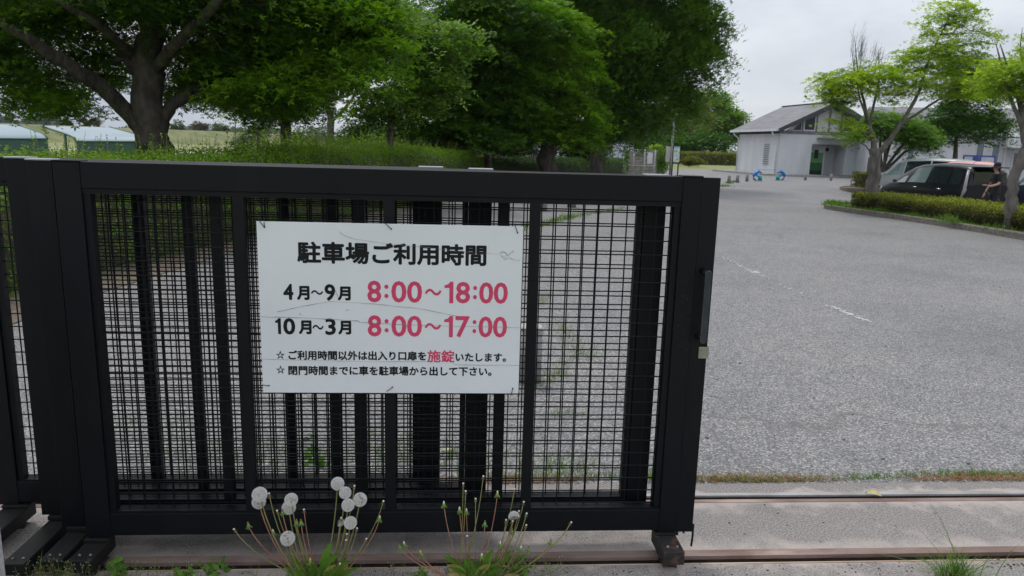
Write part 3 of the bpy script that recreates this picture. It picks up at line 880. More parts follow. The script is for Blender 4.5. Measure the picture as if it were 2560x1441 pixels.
def stem_to(c, base, head, v, r=0.0021, red=False, curve=0.25):
    ub, zb, vb = base; uh, zh = head
    mid = (ub + (uh - ub) * (0.5 + curve * 0.0) , zb + (zh - zb) * (0.5 + curve * .2))
    p0 = np.array([ub, vb, zb]); p3 = np.array([uh, v, zh])
    p1 = p0 + (p3 - p0) * 0.35 + np.array([(uh - ub) * curve, 0, -(zh - zb) * 0.0])
    p2 = p0 + (p3 - p0) * 0.7 + np.array([(uh - ub) * curve * .7, 0, 0.0])
    pts = []
    for i in range(9):
        t = i / 8; q = (1 - t) ** 3 * p0 + 3 * (1 - t) ** 2 * t * p1 + 3 * (1 - t) * t * t * p2 + t ** 3 * p3
        pts.append(q)
    mb = MB().tube(pts, [r * (1.15 - 0.3 * i / 8) for i in range(9)], 6)
    gx(mb).build('stem', STEM_R if red else STEM_G, c)
    d = pts[-1] - pts[-2]; return pts[-1], d / np.linalg.norm(d)


def sepals(c, P, d, s=1.0, closed=False):
    mb = MB()
    mb.tube([P - d * 0.004 * s, P, P + d * 0.006 * s, P + d * 0.011 * s], [0.003 * s, 0.0062 * s, 0.0058 * s, 0.004 * s], 8)
    a = np.cross(d, (0.1, 1, .2)); a /= np.linalg.norm(a); b = np.cross(d, a)
    for k in range(8):
        w = 2 * math.pi * k / 8 + random.random(); o = a * math.cos(w) + b * math.sin(w)
        mb.tube([P + o * 0.004 * s, P + o * 0.009 * s - d * 0.001, P + o * 0.012 * s - d * 0.006 * s], [0.0016 * s, 0.0013 * s, 0.0003], 4)
    gx(mb).build('sepals', SEPAL, c)


def dandelion(label, base_px, globes, nubs, buds, leaves, v=2.455):
    bu, bz = vat(*base_px, v)
    bu = (bu)
    c = thing('dandelion', label, 'plant', G(bu, v, 0.0), GYAW, 'dandelion plants at the foot of the gate')
    for (x, y, r, dv, bx, part) in globes:
        u, z = vat(x, y, v + dv); rr = r * (v + dv) / FPX * 1.0
        b = (bu + bx, 0.0, v + random.uniform(-.02, .02))
        P, d = stem_to(c, b, (u, z - rr * 0.1), v + dv, 0.0024, random.random() < .25)
        W = G(P[0], P[1], P[2])
        child('seed_head', FL2 if part else random.choice((FL, FL, FL3, FL4)), c, W, rr * random.uniform(.92, 1.06), (random.random(), random.random() * 6, random.random() * 6))
        child('seeds', SDM, c, W, rr * 0.98, (random.random(), random.random(), random.random() * 6))
    for (x, y, dv, bx, red) in nubs:
        u, z = vat(x, y, v + dv)
        P, d = stem_to(c, (bu + bx, 0, v + random.uniform(-.02, .02)), (u, z), v + dv, 0.0018, red)
        mb = MB().sphere(P + d * 0.003, 0.0042, 8, 0.8); gx(mb).build('receptacle', NUB, c)
        fr = MB(); a = np.cross(d, (0.1, 1, .2)); a /= np.linalg.norm(a); b = np.cross(d, a)
        for k in range(7):
            w = 2 * math.pi * k / 7 + random.random(); o = a * math.cos(w) + b * math.sin(w)
            fr.tube([P, P + o * 0.005 - d * 0.006, P + o * 0.006 - d * 0.012], [0.001, 0.0008, 0.0002], 4)
        gx(fr).build('sepals', SEPAL if random.random() < .4 else NUB_BR, c)
    for (x, y, dv, bx, red, tip) in buds:
        u, z = vat(x, y, v + dv)
        P, d = stem_to(c, (bu + bx, 0, v + random.uniform(-.02, .02)), (u, z), v + dv, 0.0019, red)
        d = np.array([d[0] * .4, 0, 1.0]); d /= np.linalg.norm(d)
        sepals(c, P, d, 1.05)
        mb = MB().tube([P + d * 0.009, P + d * 0.015, P + d * 0.021], [0.0032, 0.0034, 0.001], 7)
        gx(mb).build('withered_tip', {0: NUB, 1: NUB_BR, 2: YEL}[tip], c)
    leaves = leaves + [(random.uniform(-.04, .07), random.uniform(.7, 1.4), random.uniform(0, 3.14), random.uniform(.08, .16), random.uniform(.014, .026), 0) for _ in range(16)]
    for (u, z, du, L_, W_, yel) in leaves:
        L_ *= 1.3
        # toothed leaf: arching strip
        mb = MB(); n = 14; rows = []
        dirv = np.array([math.cos(du), random.uniform(-.5, .5), 0])
        for i in range(n + 1):
            t = i / n; w = W_ * math.sin(math.pi * min(1, t * 0.92 + 0.08)) ** 0.7 * (1 - 0.38 * (i % 2) * (0 if yel else 1))
            p = np.array([bu + u, v - 0.02, 0.0]) + dirv * L_ * 0.55 * t * math.cos(z * (1 - t * .5)) + np.array([0, 0, L_ * math.sin(z) * (t - 0.35 * t * t)])
            s_ = np.array([0.35 * math.sin(du + 1), 0.5, 0.45 if math.cos(du) > 0 else -0.45]); s_ = np.cross(dirv + np.array([0, 0, z]), (0, 1, 0.3)); s_ /= np.linalg.norm(s_)
            rows += [p - s_ * w / 2, p + np.array([0, 0.004, -0.002]), p + s_ * w / 2]
        fs = []
        for i in range(n):
            a = i * 3; fs += [(a, a + 1, a + 4, a + 3), (a + 1, a + 2, a + 5, a + 4)]
        mb.add(rows, fs, True)
        gx(mb).build('leaf', DLEAF_Y if yel else DLEAF, c)
    return c


B0 = 0.0
dandelion('left dandelion, in full seed with white globes', (790, 1436),
          [(649, 1235, 22, 0, -.03, 0), (647, 1254, 18, .03, -.03, 0), (728, 1248, 19, 0, -.01, 0), (722, 1268, 18, .03, -.02, 0),
           (844, 1208, 18, .02, .02, 0), (863, 1231, 17, 0, .03, 0), (900, 1248, 19, 0, .05, 0), (870, 1262, 17, -.02, .04, 0),
           (876, 1306, 18, -.03, .05, 0), (850, 1305, 11, .01, .04, 1), (719, 1345, 20, -.03, -.02, 0)],
          [(586, 1325, 0, -.01, 0), (673, 1236, 0.01, -.03, 0), (693, 1279, 0, 0, 0), (760, 1276, 0, .01, 1), (886, 1217, 0, .03, 0),
           (958, 1255, 0, .05, 0), (892, 1323, -.02, .05, 0), (867, 1337, -.02, .05, 1), (865, 1352, -.02, .04, 0), (915, 1349, -.01, .02, 0),
           (849, 1411, -.03, .0, 0), (853, 1297, 0, .04, 0)],
          [(622, 1318, 0, -.02, 1, 1), (684, 1336, 0, 0, 1, 0), (742, 1311, 0, .01, 0, 1), (753, 1311, -.01, .01, 1, 1), (948, 1302, 0, .05, 1, 0),
           (707, 1286, 0, .0, 1, 1), (776, 1408, -.04, 0, 0, 2)],
          [(.0, 1.1, 0.5, .17, .036, 0), (.02, 1.25, 2.2, .15, .034, 0), (-.01, 0.9, 2.6, .17, .032, 0), (.03, 0.9, .3, .16, .034, 0), (.02, 1.3, 1.2, .2, .036, 0),
           (.0, 1.35, 1.7, .12, .036, 0), (-.02, 0.6, 3.0, .15, .03, 0), (.04, 0.5, 0.1, .17, .032, 0), (.03, 1.1, .9, .12, .03, 1), (.06, 0.9, .6, .11, .03, 1),
           (-.03, 1.2, 2.4, .11, .03, 0), (.05, 1.25, .5, .13, .03, 0)])
dandelion('right dandelion, mostly spent buds on long reddish stems', (1190, 1441),
          [(1285, 1291, 16, 0, .04, 1)],
          [(1208, 1193, 0, -.06, 0), (1158, 1211, .01, -.06, 0), (1164, 1230, 0, -.06, 0), (1189, 1249, 0, -.0, 0), (1286, 1225, .02, .03, 0),
           (1309, 1257, .01, .04, 0), (1316, 1286, 0, .05, 0), (1265, 1302, 0, .05, 0), (1281, 1305, -.01, .02, 0), (1315, 1315, 0, .06, 0),
           (1168, 1342, -.01, -.01, 0), (1427, 1308, 0, .08, 0), (1297, 1280, .01, .05, 0)],
          [(1110, 1266, 0, -.03, 1, 0), (1149, 1280, 0, -.01, 1, 0), (1166, 1284, .01, -.01, 1, 0), (1243, 1240, 0, 0, 1, 0), (1212, 1314, 0, 0, 1, 1),
           (1012, 1366, 0, -.05, 1, 0), (1001, 1373, -.02, -.05, 1, 1), (1053, 1388, -.01, -.05, 1, 2), (1375, 1360, 0, .09, 1, 1), (1301, 1377, -.01, .04, 1, 0),
           (1320, 1378, 0, .07, 0, 1), (1250, 1366, -.01, .02, 1, 0), (1204, 1396, -.02, 0, 0, 0), (1219, 1384, 0, 0, 0, 1), (1279, 1333, 0, .04, 0, 1)],
          [(-.04, 0.9, 2.4, .14, .05, 1), (-.02, .5, 2.8, .13, .04, 1), (.0, 1.2, .8, .12, .036, 1), (.05, 1.0, .7, .17, .036, 0), (.03, 1.25, 1.3, .14, .03, 1),
           (.1, .8, .2, .09, .045, 1), (.04, .8, .3, .14, .034, 0), (-.02, 1.1, 1.9, .12, .03, 0), (.02, 1.3, 1.1, .17, .03, 0), (.0, .6, .0, .15, .035, 0)])

# ------------------------------------------------------------------ weeds and small plants
WEED = leafmat('weed_leaf', (0.05, 0.13, 0.02), (0.13, 0.24, 0.035), 0.35, 0.5)
GRASSB = leafmat('grass_blade', (0.06, 0.13, 0.025), (0.20, 0.30, 0.09), 0.35, 0.5)
DRYB = leafmat('dry_blade', (0.26, 0.13, 0.06), (0.42, 0.28, 0.14), 0.25, 0.8, tc=(1, .9, .6))
PETAL_W = mat('petal_white', (0.75, 0.76, 0.76), (0.85, 0.85, 0.85), 10, 0.8)


def blades(name, base, tipd, width, material, parent=None, rnd=None, droop=0.3, seg=4):
    """tapered bending ribbons: base (n,3), tipd (n,3) = tip offset"""
    base = np.asarray(base, float); tipd = np.asarray(tipd, float); n = len(base)
    wv = RNG.normal(size=(n, 3)); wv[:, 2] *= 0.1; Lh = np.linalg.norm(tipd, axis=1, keepdims=True)
    td = tipd / Lh; wv -= (wv * td).sum(1, keepdims=True) * td; wv /= np.linalg.norm(wv, axis=1, keepdims=True)
    width = np.broadcast_to(np.asarray(width, float).reshape(-1, 1), (n, 1))
    rows = []
    for i in range(seg + 1):
        t = i / seg
        p = base + tipd * t; p = p + np.stack([tipd[:, 0] * .35 * (t * t - t), tipd[:, 1] * .35 * (t * t - t), Lh[:, 0] * droop * (t - t * t)], 1)
        w = width * (1 - t) ** 0.7 * 0.5 + width * 0.03
        rows += [p - wv * w, p + wv * w]
    V = np.stack(rows, 1).reshape(-1, 3); k = 2 * (seg + 1)
    if parent is not None:
        inv = np.array(mw(parent).inverted()); V = V @ inv[:3, :3].T + inv[:3, 3]
    F = np.array([q for i in range(seg) for q in (2 * i, 2 * i + 1, 2 * i + 3, 2 * i + 2)])
    idx = (np.arange(n)[:, None] * k + F).ravel(); nf = n * seg
    me = bpy.data.meshes.new(name)
    me.vertices.add(len(V)); me.vertices.foreach_set('co', V.ravel())
    me.loops.add(len(idx)); me.loops.foreach_set('vertex_index', idx.astype(np.int32))
    me.polygons.add(nf); me.polygons.foreach_set('loop_start', (np.arange(nf) * 4).astype(np.int32))
    me.polygons.foreach_set('loop_total', np.full(nf, 4, np.int32)); me.update(calc_edges=True)
    a = me.attributes.new('rnd', 'FLOAT', 'FACE'); rr = RNG.random(n) if rnd is None else rnd
    a.data.foreach_set('value', np.repeat(rr, seg).astype(np.float32))
    me.materials.append(material)
    o = bpy.data.objects.new(name, me); COL.objects.link(o)
    if parent is not None: o.parent = parent; FR[o.name] = mw(parent)
    return o


def GV(u, v, z):                    # arrays in the gate frame to world
    u = np.asarray(u, float); v = np.asarray(v, float); z = np.broadcast_to(np.asarray(z, float), u.shape)
    return np.stack([GT[0] * u + GN[0] * v, GT[1] * u + GN[1] * v, z], 1)


# grass tuft at the lower right
tu = thing('grass_tuft', 'green grass tuft with long thin blades in front of the rails, lower right', 'grass', G(1.93, 2.44, 0), GYAW)
n = 260; a = RNG.random(n) * 6.28; r = np.abs(RNG.normal(scale=.045, size=n))
base = GV(1.93 + np.cos(a) * r, 2.44 + np.sin(a) * r * .6, np.zeros(n))
ln = RNG.uniform(.04, .11, n); lean = RNG.normal(scale=.055, size=(n, 2))
blades('blade', base, np.stack([lean[:, 0] + (base[:, 0] - base[:, 0].mean()) * .8, lean[:, 1] * .6, ln], 1), 0.0024, GRASSB, tu)
lb = [((2330, 1441), (2170, 1375)), ((2380, 1430), (2250, 1285)), ((2400, 1441), (2310, 1236)), ((2425, 1425), (2330, 1310)), ((2340, 1441), (2262, 1355)),
      ((2490, 1441), (2548, 1360)), ((2450, 1441), (2475, 1385)), ((2360, 1441), (2090, 1368)), ((2420, 1441), (2400, 1330))]
b_ = []; t_ = []
for (x0, y0), (x1, y1) in lb:
    u0, z0 = vat(x0, y0, 2.44); u1, z1 = vat(x1, y1, 2.44)
    p = G(u0, 2.44, 0); b_.append(p); t_.append(G(u1, 2.44, z1) - p)
for i, (p, q) in enumerate(zip(b_, t_)):
    blades('blade', [p], [q], 0.004, GRASSB, tu, np.array([.5]), 0.12, 8)

# tall single blade at the left, by the gate feet
gb = thing('tall_grass', 'single broad grass blade in front of the gate feet', 'grass', G(-1.52, 2.44, 0))
u0, _ = vat(92, 1441, 2.44); u1, z1 = vat(106, 1372, 2.44)
p = G(u0, 2.44, -.02); blades('blade', [p], [G(u1, 2.44, z1) - p], 0.009, GRASSB, gb, np.array([.7]), 0.05, 8)


# low white flowered weeds along the front rail
def flower_weeds(label, uc, vc, su, sv, n, hmax):
    P = []; D = []; F = []; lv = []
    sb = MB()
    for i in range(n):
        u = uc + random.gauss(0, su); v = vc + random.gauss(0, sv); h = hmax * random.uniform(.35, 1.0)
        lean = random.gauss(0, .25) * h
        pts = [(u, v, -.03), (u + lean * .4, v, h * .5), (u + lean, v + random.gauss(0, .01), h)]
        sb.tube(pts, [.0007, .0006, .0004], 3, caps=False)
        for k in range(random.randint(3, 7)):
            t = random.uniform(.35, 1.0); q = np.array(pts[0]) * (1 - t) + np.array(pts[2]) * t
            e = q + np.array([random.gauss(0, .008), random.gauss(0, .006), random.uniform(.002, .01)])
            sb.tube([q, e], [.0004, .0003], 3, caps=False)
            if t > .7 and random.random() < .55: F.append(e)
            lv.append(e)
    t = thing('white_flower_weed', label, 'weed', G(uc, vc, 0), GYAW, 'white flowered weeds along the front rail')
    tag(gx(sb).build('stems', STEM_G, t), kind='stuff')
    fm = MB()
    for e in F: fm.sphere(e, random.uniform(.0011, .0019), 5, .7)
    tag(gx(fm).build('flowers', PETAL_W, t), kind='stuff')
    lv = np.array(lv); W = GV(lv[:, 0], lv[:, 1], lv[:, 2])
    tag(leafobj('leaves', np.repeat(W, 2, 0) + RNG.normal(scale=.003, size=(2 * len(W), 3)), RNG.normal(size=(2 * len(W), 3)) + [0, 0, 1], RNG.uniform(.003, .007, 2 * len(W)), 'quad', WEED, t), kind='stuff')


flower_weeds('tiny white flowers on thin stems below the left gate feet', -1.43, 2.46, .06, .02, 60, .11)
flower_weeds('sparse tiny white flowers in the rail groove between left feet and dandelion', -1.1, 2.50, .14, .03, 80, .06)
flower_weeds('scattered tiny white flowers right of the spent dandelion', .3, 2.50, .09, .03, 38, .05)
flower_weeds('few tiny white flowers in the groove between the two dandelions', -.22, 2.50, .09, .03, 24, .045)


def broad_weed(label, px, py, v, h, n, sz, group='small green weeds around the gate', long=False):
    u, z = vat(px, py, v); t = thing('broadleaf_weed', label, 'weed', G(u, v, 0), GYAW, group)
    sb = MB(); P = []; D = []; Nn = []
    for i in range(n):
        du = random.gauss(0, h * .35); dv = random.gauss(0, h * .2); hh = h * random.uniform(.5, 1)
        sb.tube([(u, v, -.03), (u + du * .5, v + dv * .5, hh * .6), (u + du, v + dv, hh)], [.0014, .0011, .0006], 4, caps=False)
        for k in range(4):
            f = random.uniform(.35, 1.0)
            P.append(G(u + du * f, v + dv * f, hh * f)); D.append([random.gauss(0, 1), random.gauss(0, .6), random.uniform(.1, .9)]); Nn.append([random.gauss(0, .5), -.6, .8])
    tag(gx(sb).build('stems', STEM_G, t), kind='stuff')
    tag(leafobj('leaves', P, Nn, np.array([sz * random.uniform(.6, 1.2) for _ in P]), 'long' if long else 'quad', WEED, t, None, D), kind='stuff')


broad_weed('bright green sprout by the rail, right of the left gate feet', 285, 1415, 2.52, .07, 6, .035)
broad_weed('light green upright sprout left of the seeding dandelion', 530, 1430, 2.48, .085, 8, .03)
broad_weed('low green sprout between the feet and the dandelion', 455, 1438, 2.48, .05, 7, .03)
for uu_, k_, lab_ in ((-.52, 150, 'thin green grass tangled in the foot of the seeding dandelion'), (.08, 130, 'thin green grass tangled in the foot of the spent dandelion')):
    tw_ = thing('grass_tuft', lab_, 'grass', G(uu_, 2.44, 0), GYAW)
    bs_ = GV(uu_ + RNG.normal(scale=.07, size=k_), 2.44 + RNG.normal(scale=.02, size=k_), np.full(k_, -.02))
    tag(blades('blades', bs_, np.stack([RNG.normal(scale=.035, size=k_), RNG.normal(scale=.02, size=k_), RNG.uniform(.05, .15, k_)], 1), .0035, GRASSB, tw_), kind='stuff')
broad_weed('feathery green sprout left of the spent dandelion', 1050, 1436, 2.46, .05, 14, .016)
broad_weed('feathery dark green clump right of the spent dandelion', 1290, 1425, 2.47, .11, 26, .02)
broad_weed('leafy green weed seen through the gate wires beside the sign\'s lower edge', 800, 1190, 3.35, .20, 8, .05)

# weedy fringe along the concrete edge, behind the gate
n = 7500; u = RNG.uniform(-4.2, 5.2, n); v = 3.275 + np.abs(RNG.normal(scale=.028, size=n)) + .03 * np.sin(u * 3)
dens = .5 + .5 * np.sin(u * 7.3 + 1) * np.sin(u * 2.9); k = RNG.random(n) < .35 + .65 * dens; u = u[k]; v = v[k]; n = len(u)
tag(blades('grass_fringe', GV(u, v, 0), np.stack([RNG.normal(scale=.012, size=n), RNG.normal(scale=.01, size=n), RNG.uniform(.008, .034, n)], 1), .0030, GRASSB), 'low green grass fringe along the concrete edge', 'grass', kind='stuff')
n = 15000; u = RNG.uniform(-4.2, 5.2, n); v = 3.25 + np.abs(RNG.normal(scale=.04, size=n))
k = RNG.random(n) < .5 + .5 * np.sin(u * 5.1 + .4); u = u[k]; v = v[k]; n = len(u)
tag(blades('dry_litter', GV(u, v, .002), np.stack([RNG.normal(scale=.02, size=n), RNG.normal(scale=.012, size=n), RNG.uniform(.003, .02, n)], 1), .0034, DRYB), 'reddish brown dry needles along the concrete edge', 'litter', kind='stuff')
# grass tuft at the asphalt edge beside the leading post
tu2 = thing('grass_tuft', 'small green grass tuft at the asphalt edge beside the gate end', 'grass', G(1.0, 3.3, 0), GYAW)
n = 240; base = GV(1.02 + RNG.normal(scale=.06, size=n), 3.29 + RNG.normal(scale=.02, size=n), np.zeros(n))
blades('blade', base, np.stack([RNG.normal(scale=.03, size=n) + .01, RNG.normal(scale=.02, size=n), RNG.uniform(.02, .07, n)], 1), .003, GRASSB, tu2)
tag(blades('blade', [G(1.03, 3.3, 0)] * 3, [[.12, 0, .10], [.15, .03, .11], [.09, 0, .12]], .004, GRASSB, tu2, None, .1, 6), kind='stuff')
# weeds scattered behind the gate
P = []
for cx, cy, s, k in ((-1.4, 3.5, .25, 300), (-.75, 3.6, .3, 380), (-.3, 3.55, .2, 300), (.25, 3.45, .15, 260), (-2.4, 3.8, .4, 300), (0.35, 4.2, .08, 60)):
    P.append(np.stack([cx + RNG.normal(scale=s, size=k), cy + RNG.normal(scale=s * .45, size=k), np.zeros(k)], 1))
# cracks with grass between the paving fields
for (x0, y0), (x1, y1), k, s in (((1338, 968), (1400, 930), 130, .05), ((1395, 930), (1455, 880), 120, .05), ((1450, 885), (1410, 830), 130, .06), ((1420, 835), (1385, 800), 80, .05), ((1350, 765), (1368, 738), 110, .04), ((1480, 905), (1500, 870), 40, .04), (( 1240, 590), (1345, 562), 260, .12), ((1345, 566), (1440, 540), 500, .10), ((1440, 542), (1570, 521), 240, .12)):
    a = gat(x0, y0); b = gat(x1, y1); t = RNG.random(k)[:, None]
    P.append(a * (1 - t) + b * t + np.stack([RNG.normal(scale=s, size=k), RNG.normal(scale=s, size=k), np.zeros(k)], 1))
P = np.concatenate(P); n = len(P); hh = np.where(P[:, 1] > 8, RNG.uniform(.03, .11, n), RNG.uniform(.01, .06, n))
tag(blades('weed_grass', P, np.stack([RNG.normal(scale=.02, size=n), RNG.normal(scale=.02, size=n), hh], 1), np.where(P[:, 1] > 8, .012, .0035), GRASSB), 'patches of weedy grass in the asphalt behind the gate', 'grass', kind='stuff')
# fallen leaves
LEAFY = mat('fallen_leaf_yellow', (0.40, 0.36, 0.14), (0.50, 0.45, 0.20), 40, 0.7)
LEAFP = mat('fallen_leaf_pale', (0.50, 0.42, 0.28), (0.62, 0.55, 0.40), 30, 0.8)
def fallen(label, px, py, v, z, L_, m_, rz):
    u, _ = vat(px, py, v); t = G(u, v, z)
    mb = MB(); n = 8
    for i in range(n + 1):
        q = i / n; w = L_ * .2 * math.sin(math.pi * q) ** .8; zz = .012 * math.sin(math.pi * q)
        for s in (-1, 0, 1): mb.v.append((q * L_ - L_ / 2, s * w, zz + abs(s) * .006))
    for i in range(n):
        for s in (0, 1): mb.f.append((i * 3 + s, i * 3 + s + 1, i * 3 + s + 4, i * 3 + s + 3)); mb.sm.append(True)
    o = mb.build('fallen_leaf', m_, None); o.location = tuple(t); o.rotation_euler = (0.25, 0.1, rz)
    tag(o, label, 'leaf')
fallen('yellow green fallen leaf lying across the back rail', 2183, 1243, 3.10, .006, .075, LEAFY, -.35)
fallen('pale dry leaf on the asphalt behind the gate, seen through the wires', 1118, 1092, 3.62, .008, .07, LEAFP, .6)
# pale stones and crumbs on the lot
n = 420; us = RNG.uniform(.9, 9, n); vs_ = 3.3 + RNG.random(n) ** 1.6 * 14
cb = MB()
for a, b in zip(us, vs_):
    r = random.uniform(.004, .011); p = G(a, b, r * .5)
    cb.sphere(p, r, 5, .6)
for k in range(26):
    p = G(random.uniform(1.0, 2.9), random.uniform(2.62, 3.04), .003); cb.sphere(p, random.uniform(.002, .006), 5, .6)
tag(cb.build('loose_gravel', mat('gravel', (0.12, 0.12, 0.13), (0.45, 0.42, 0.38), 3, 0.9, coord='Object')), 'loose grit and small stones scattered on the lot', 'gravel', kind='stuff')
sc2 = MB()
for k in range(420):
    u_ = random.choice((random.gauss(2.35, .25), random.gauss(-.2, .9), random.uniform(-1.5, 3)))
    v_ = random.choice((random.gauss(2.50, .02), random.gauss(2.58, .012), random.gauss(2.49, .04)))
    r_ = random.uniform(.0012, .0045) * (1.5 if 2.1 < u_ < 2.7 else 1); z_ = -.08 if 2.555 < v_ < 2.6 else 0
    sc2.sphere(G(u_, v_, z_ + r_ * .5), r_, 5, .7)
tag(sc2.build('soil_crumbs', mat('soil_crumb', (0.05, 0.04, 0.032), (0.14, 0.115, 0.09), 90, 1.0)), 'dark soil crumbs scattered along the front rail', 'soil', kind='stuff')
# worn remnants of a painted line
wl = MB()
def flake(p, q, n, w):
    for i in range(n):
        t = RNG.random(); c = p * (1 - t) + q * t + RNG.normal(scale=w, size=3) * [1, 1, 0]
        m_ = random.randint(5, 7); r = random.uniform(.008, .03); a0 = random.random() * 6
        base_i = len(wl.v)
        for k in range(m_): a = a0 + 6.283 * k / m_; rr = r * random.uniform(.5, 1.2); wl.v.append((c[0] + rr * math.cos(a) * .7, c[1] + rr * math.sin(a) * 1.3, .003 + len(wl.f) * 4e-6))
        wl.f.append(tuple(range(base_i, base_i + m_))); wl.sm.append(False)
flake(gat(1806, 643), gat(1905, 692), 80, .03); flake(gat(1878, 676), gat(1895, 683), 34, .03)
flake(gat(1905, 690), gat(2070, 762), 16, .035); flake(gat(2070, 764), gat(2165, 803), 75, .022)
tag(wl.build('worn_line', mat('line_paint', (0.34, 0.34, 0.34), (0.50, 0.50, 0.50), 20, 0.9)), kind='structure')

# ------------------------------------------------------------------ hedges
CORE = mat('hedge_twigs', (0.03, 0.034, 0.016), (0.065, 0.06, 0.03), 14, 1.0, 0.8, 30)
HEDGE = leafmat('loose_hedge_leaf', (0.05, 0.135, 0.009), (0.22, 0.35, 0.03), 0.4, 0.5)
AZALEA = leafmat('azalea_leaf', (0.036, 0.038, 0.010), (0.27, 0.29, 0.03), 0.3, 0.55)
DHEDGE = leafmat('dark_hedge_leaf', (0.02, 0.06, 0.010), (0.07, 0.15, 0.02), 0.3, 0.45)


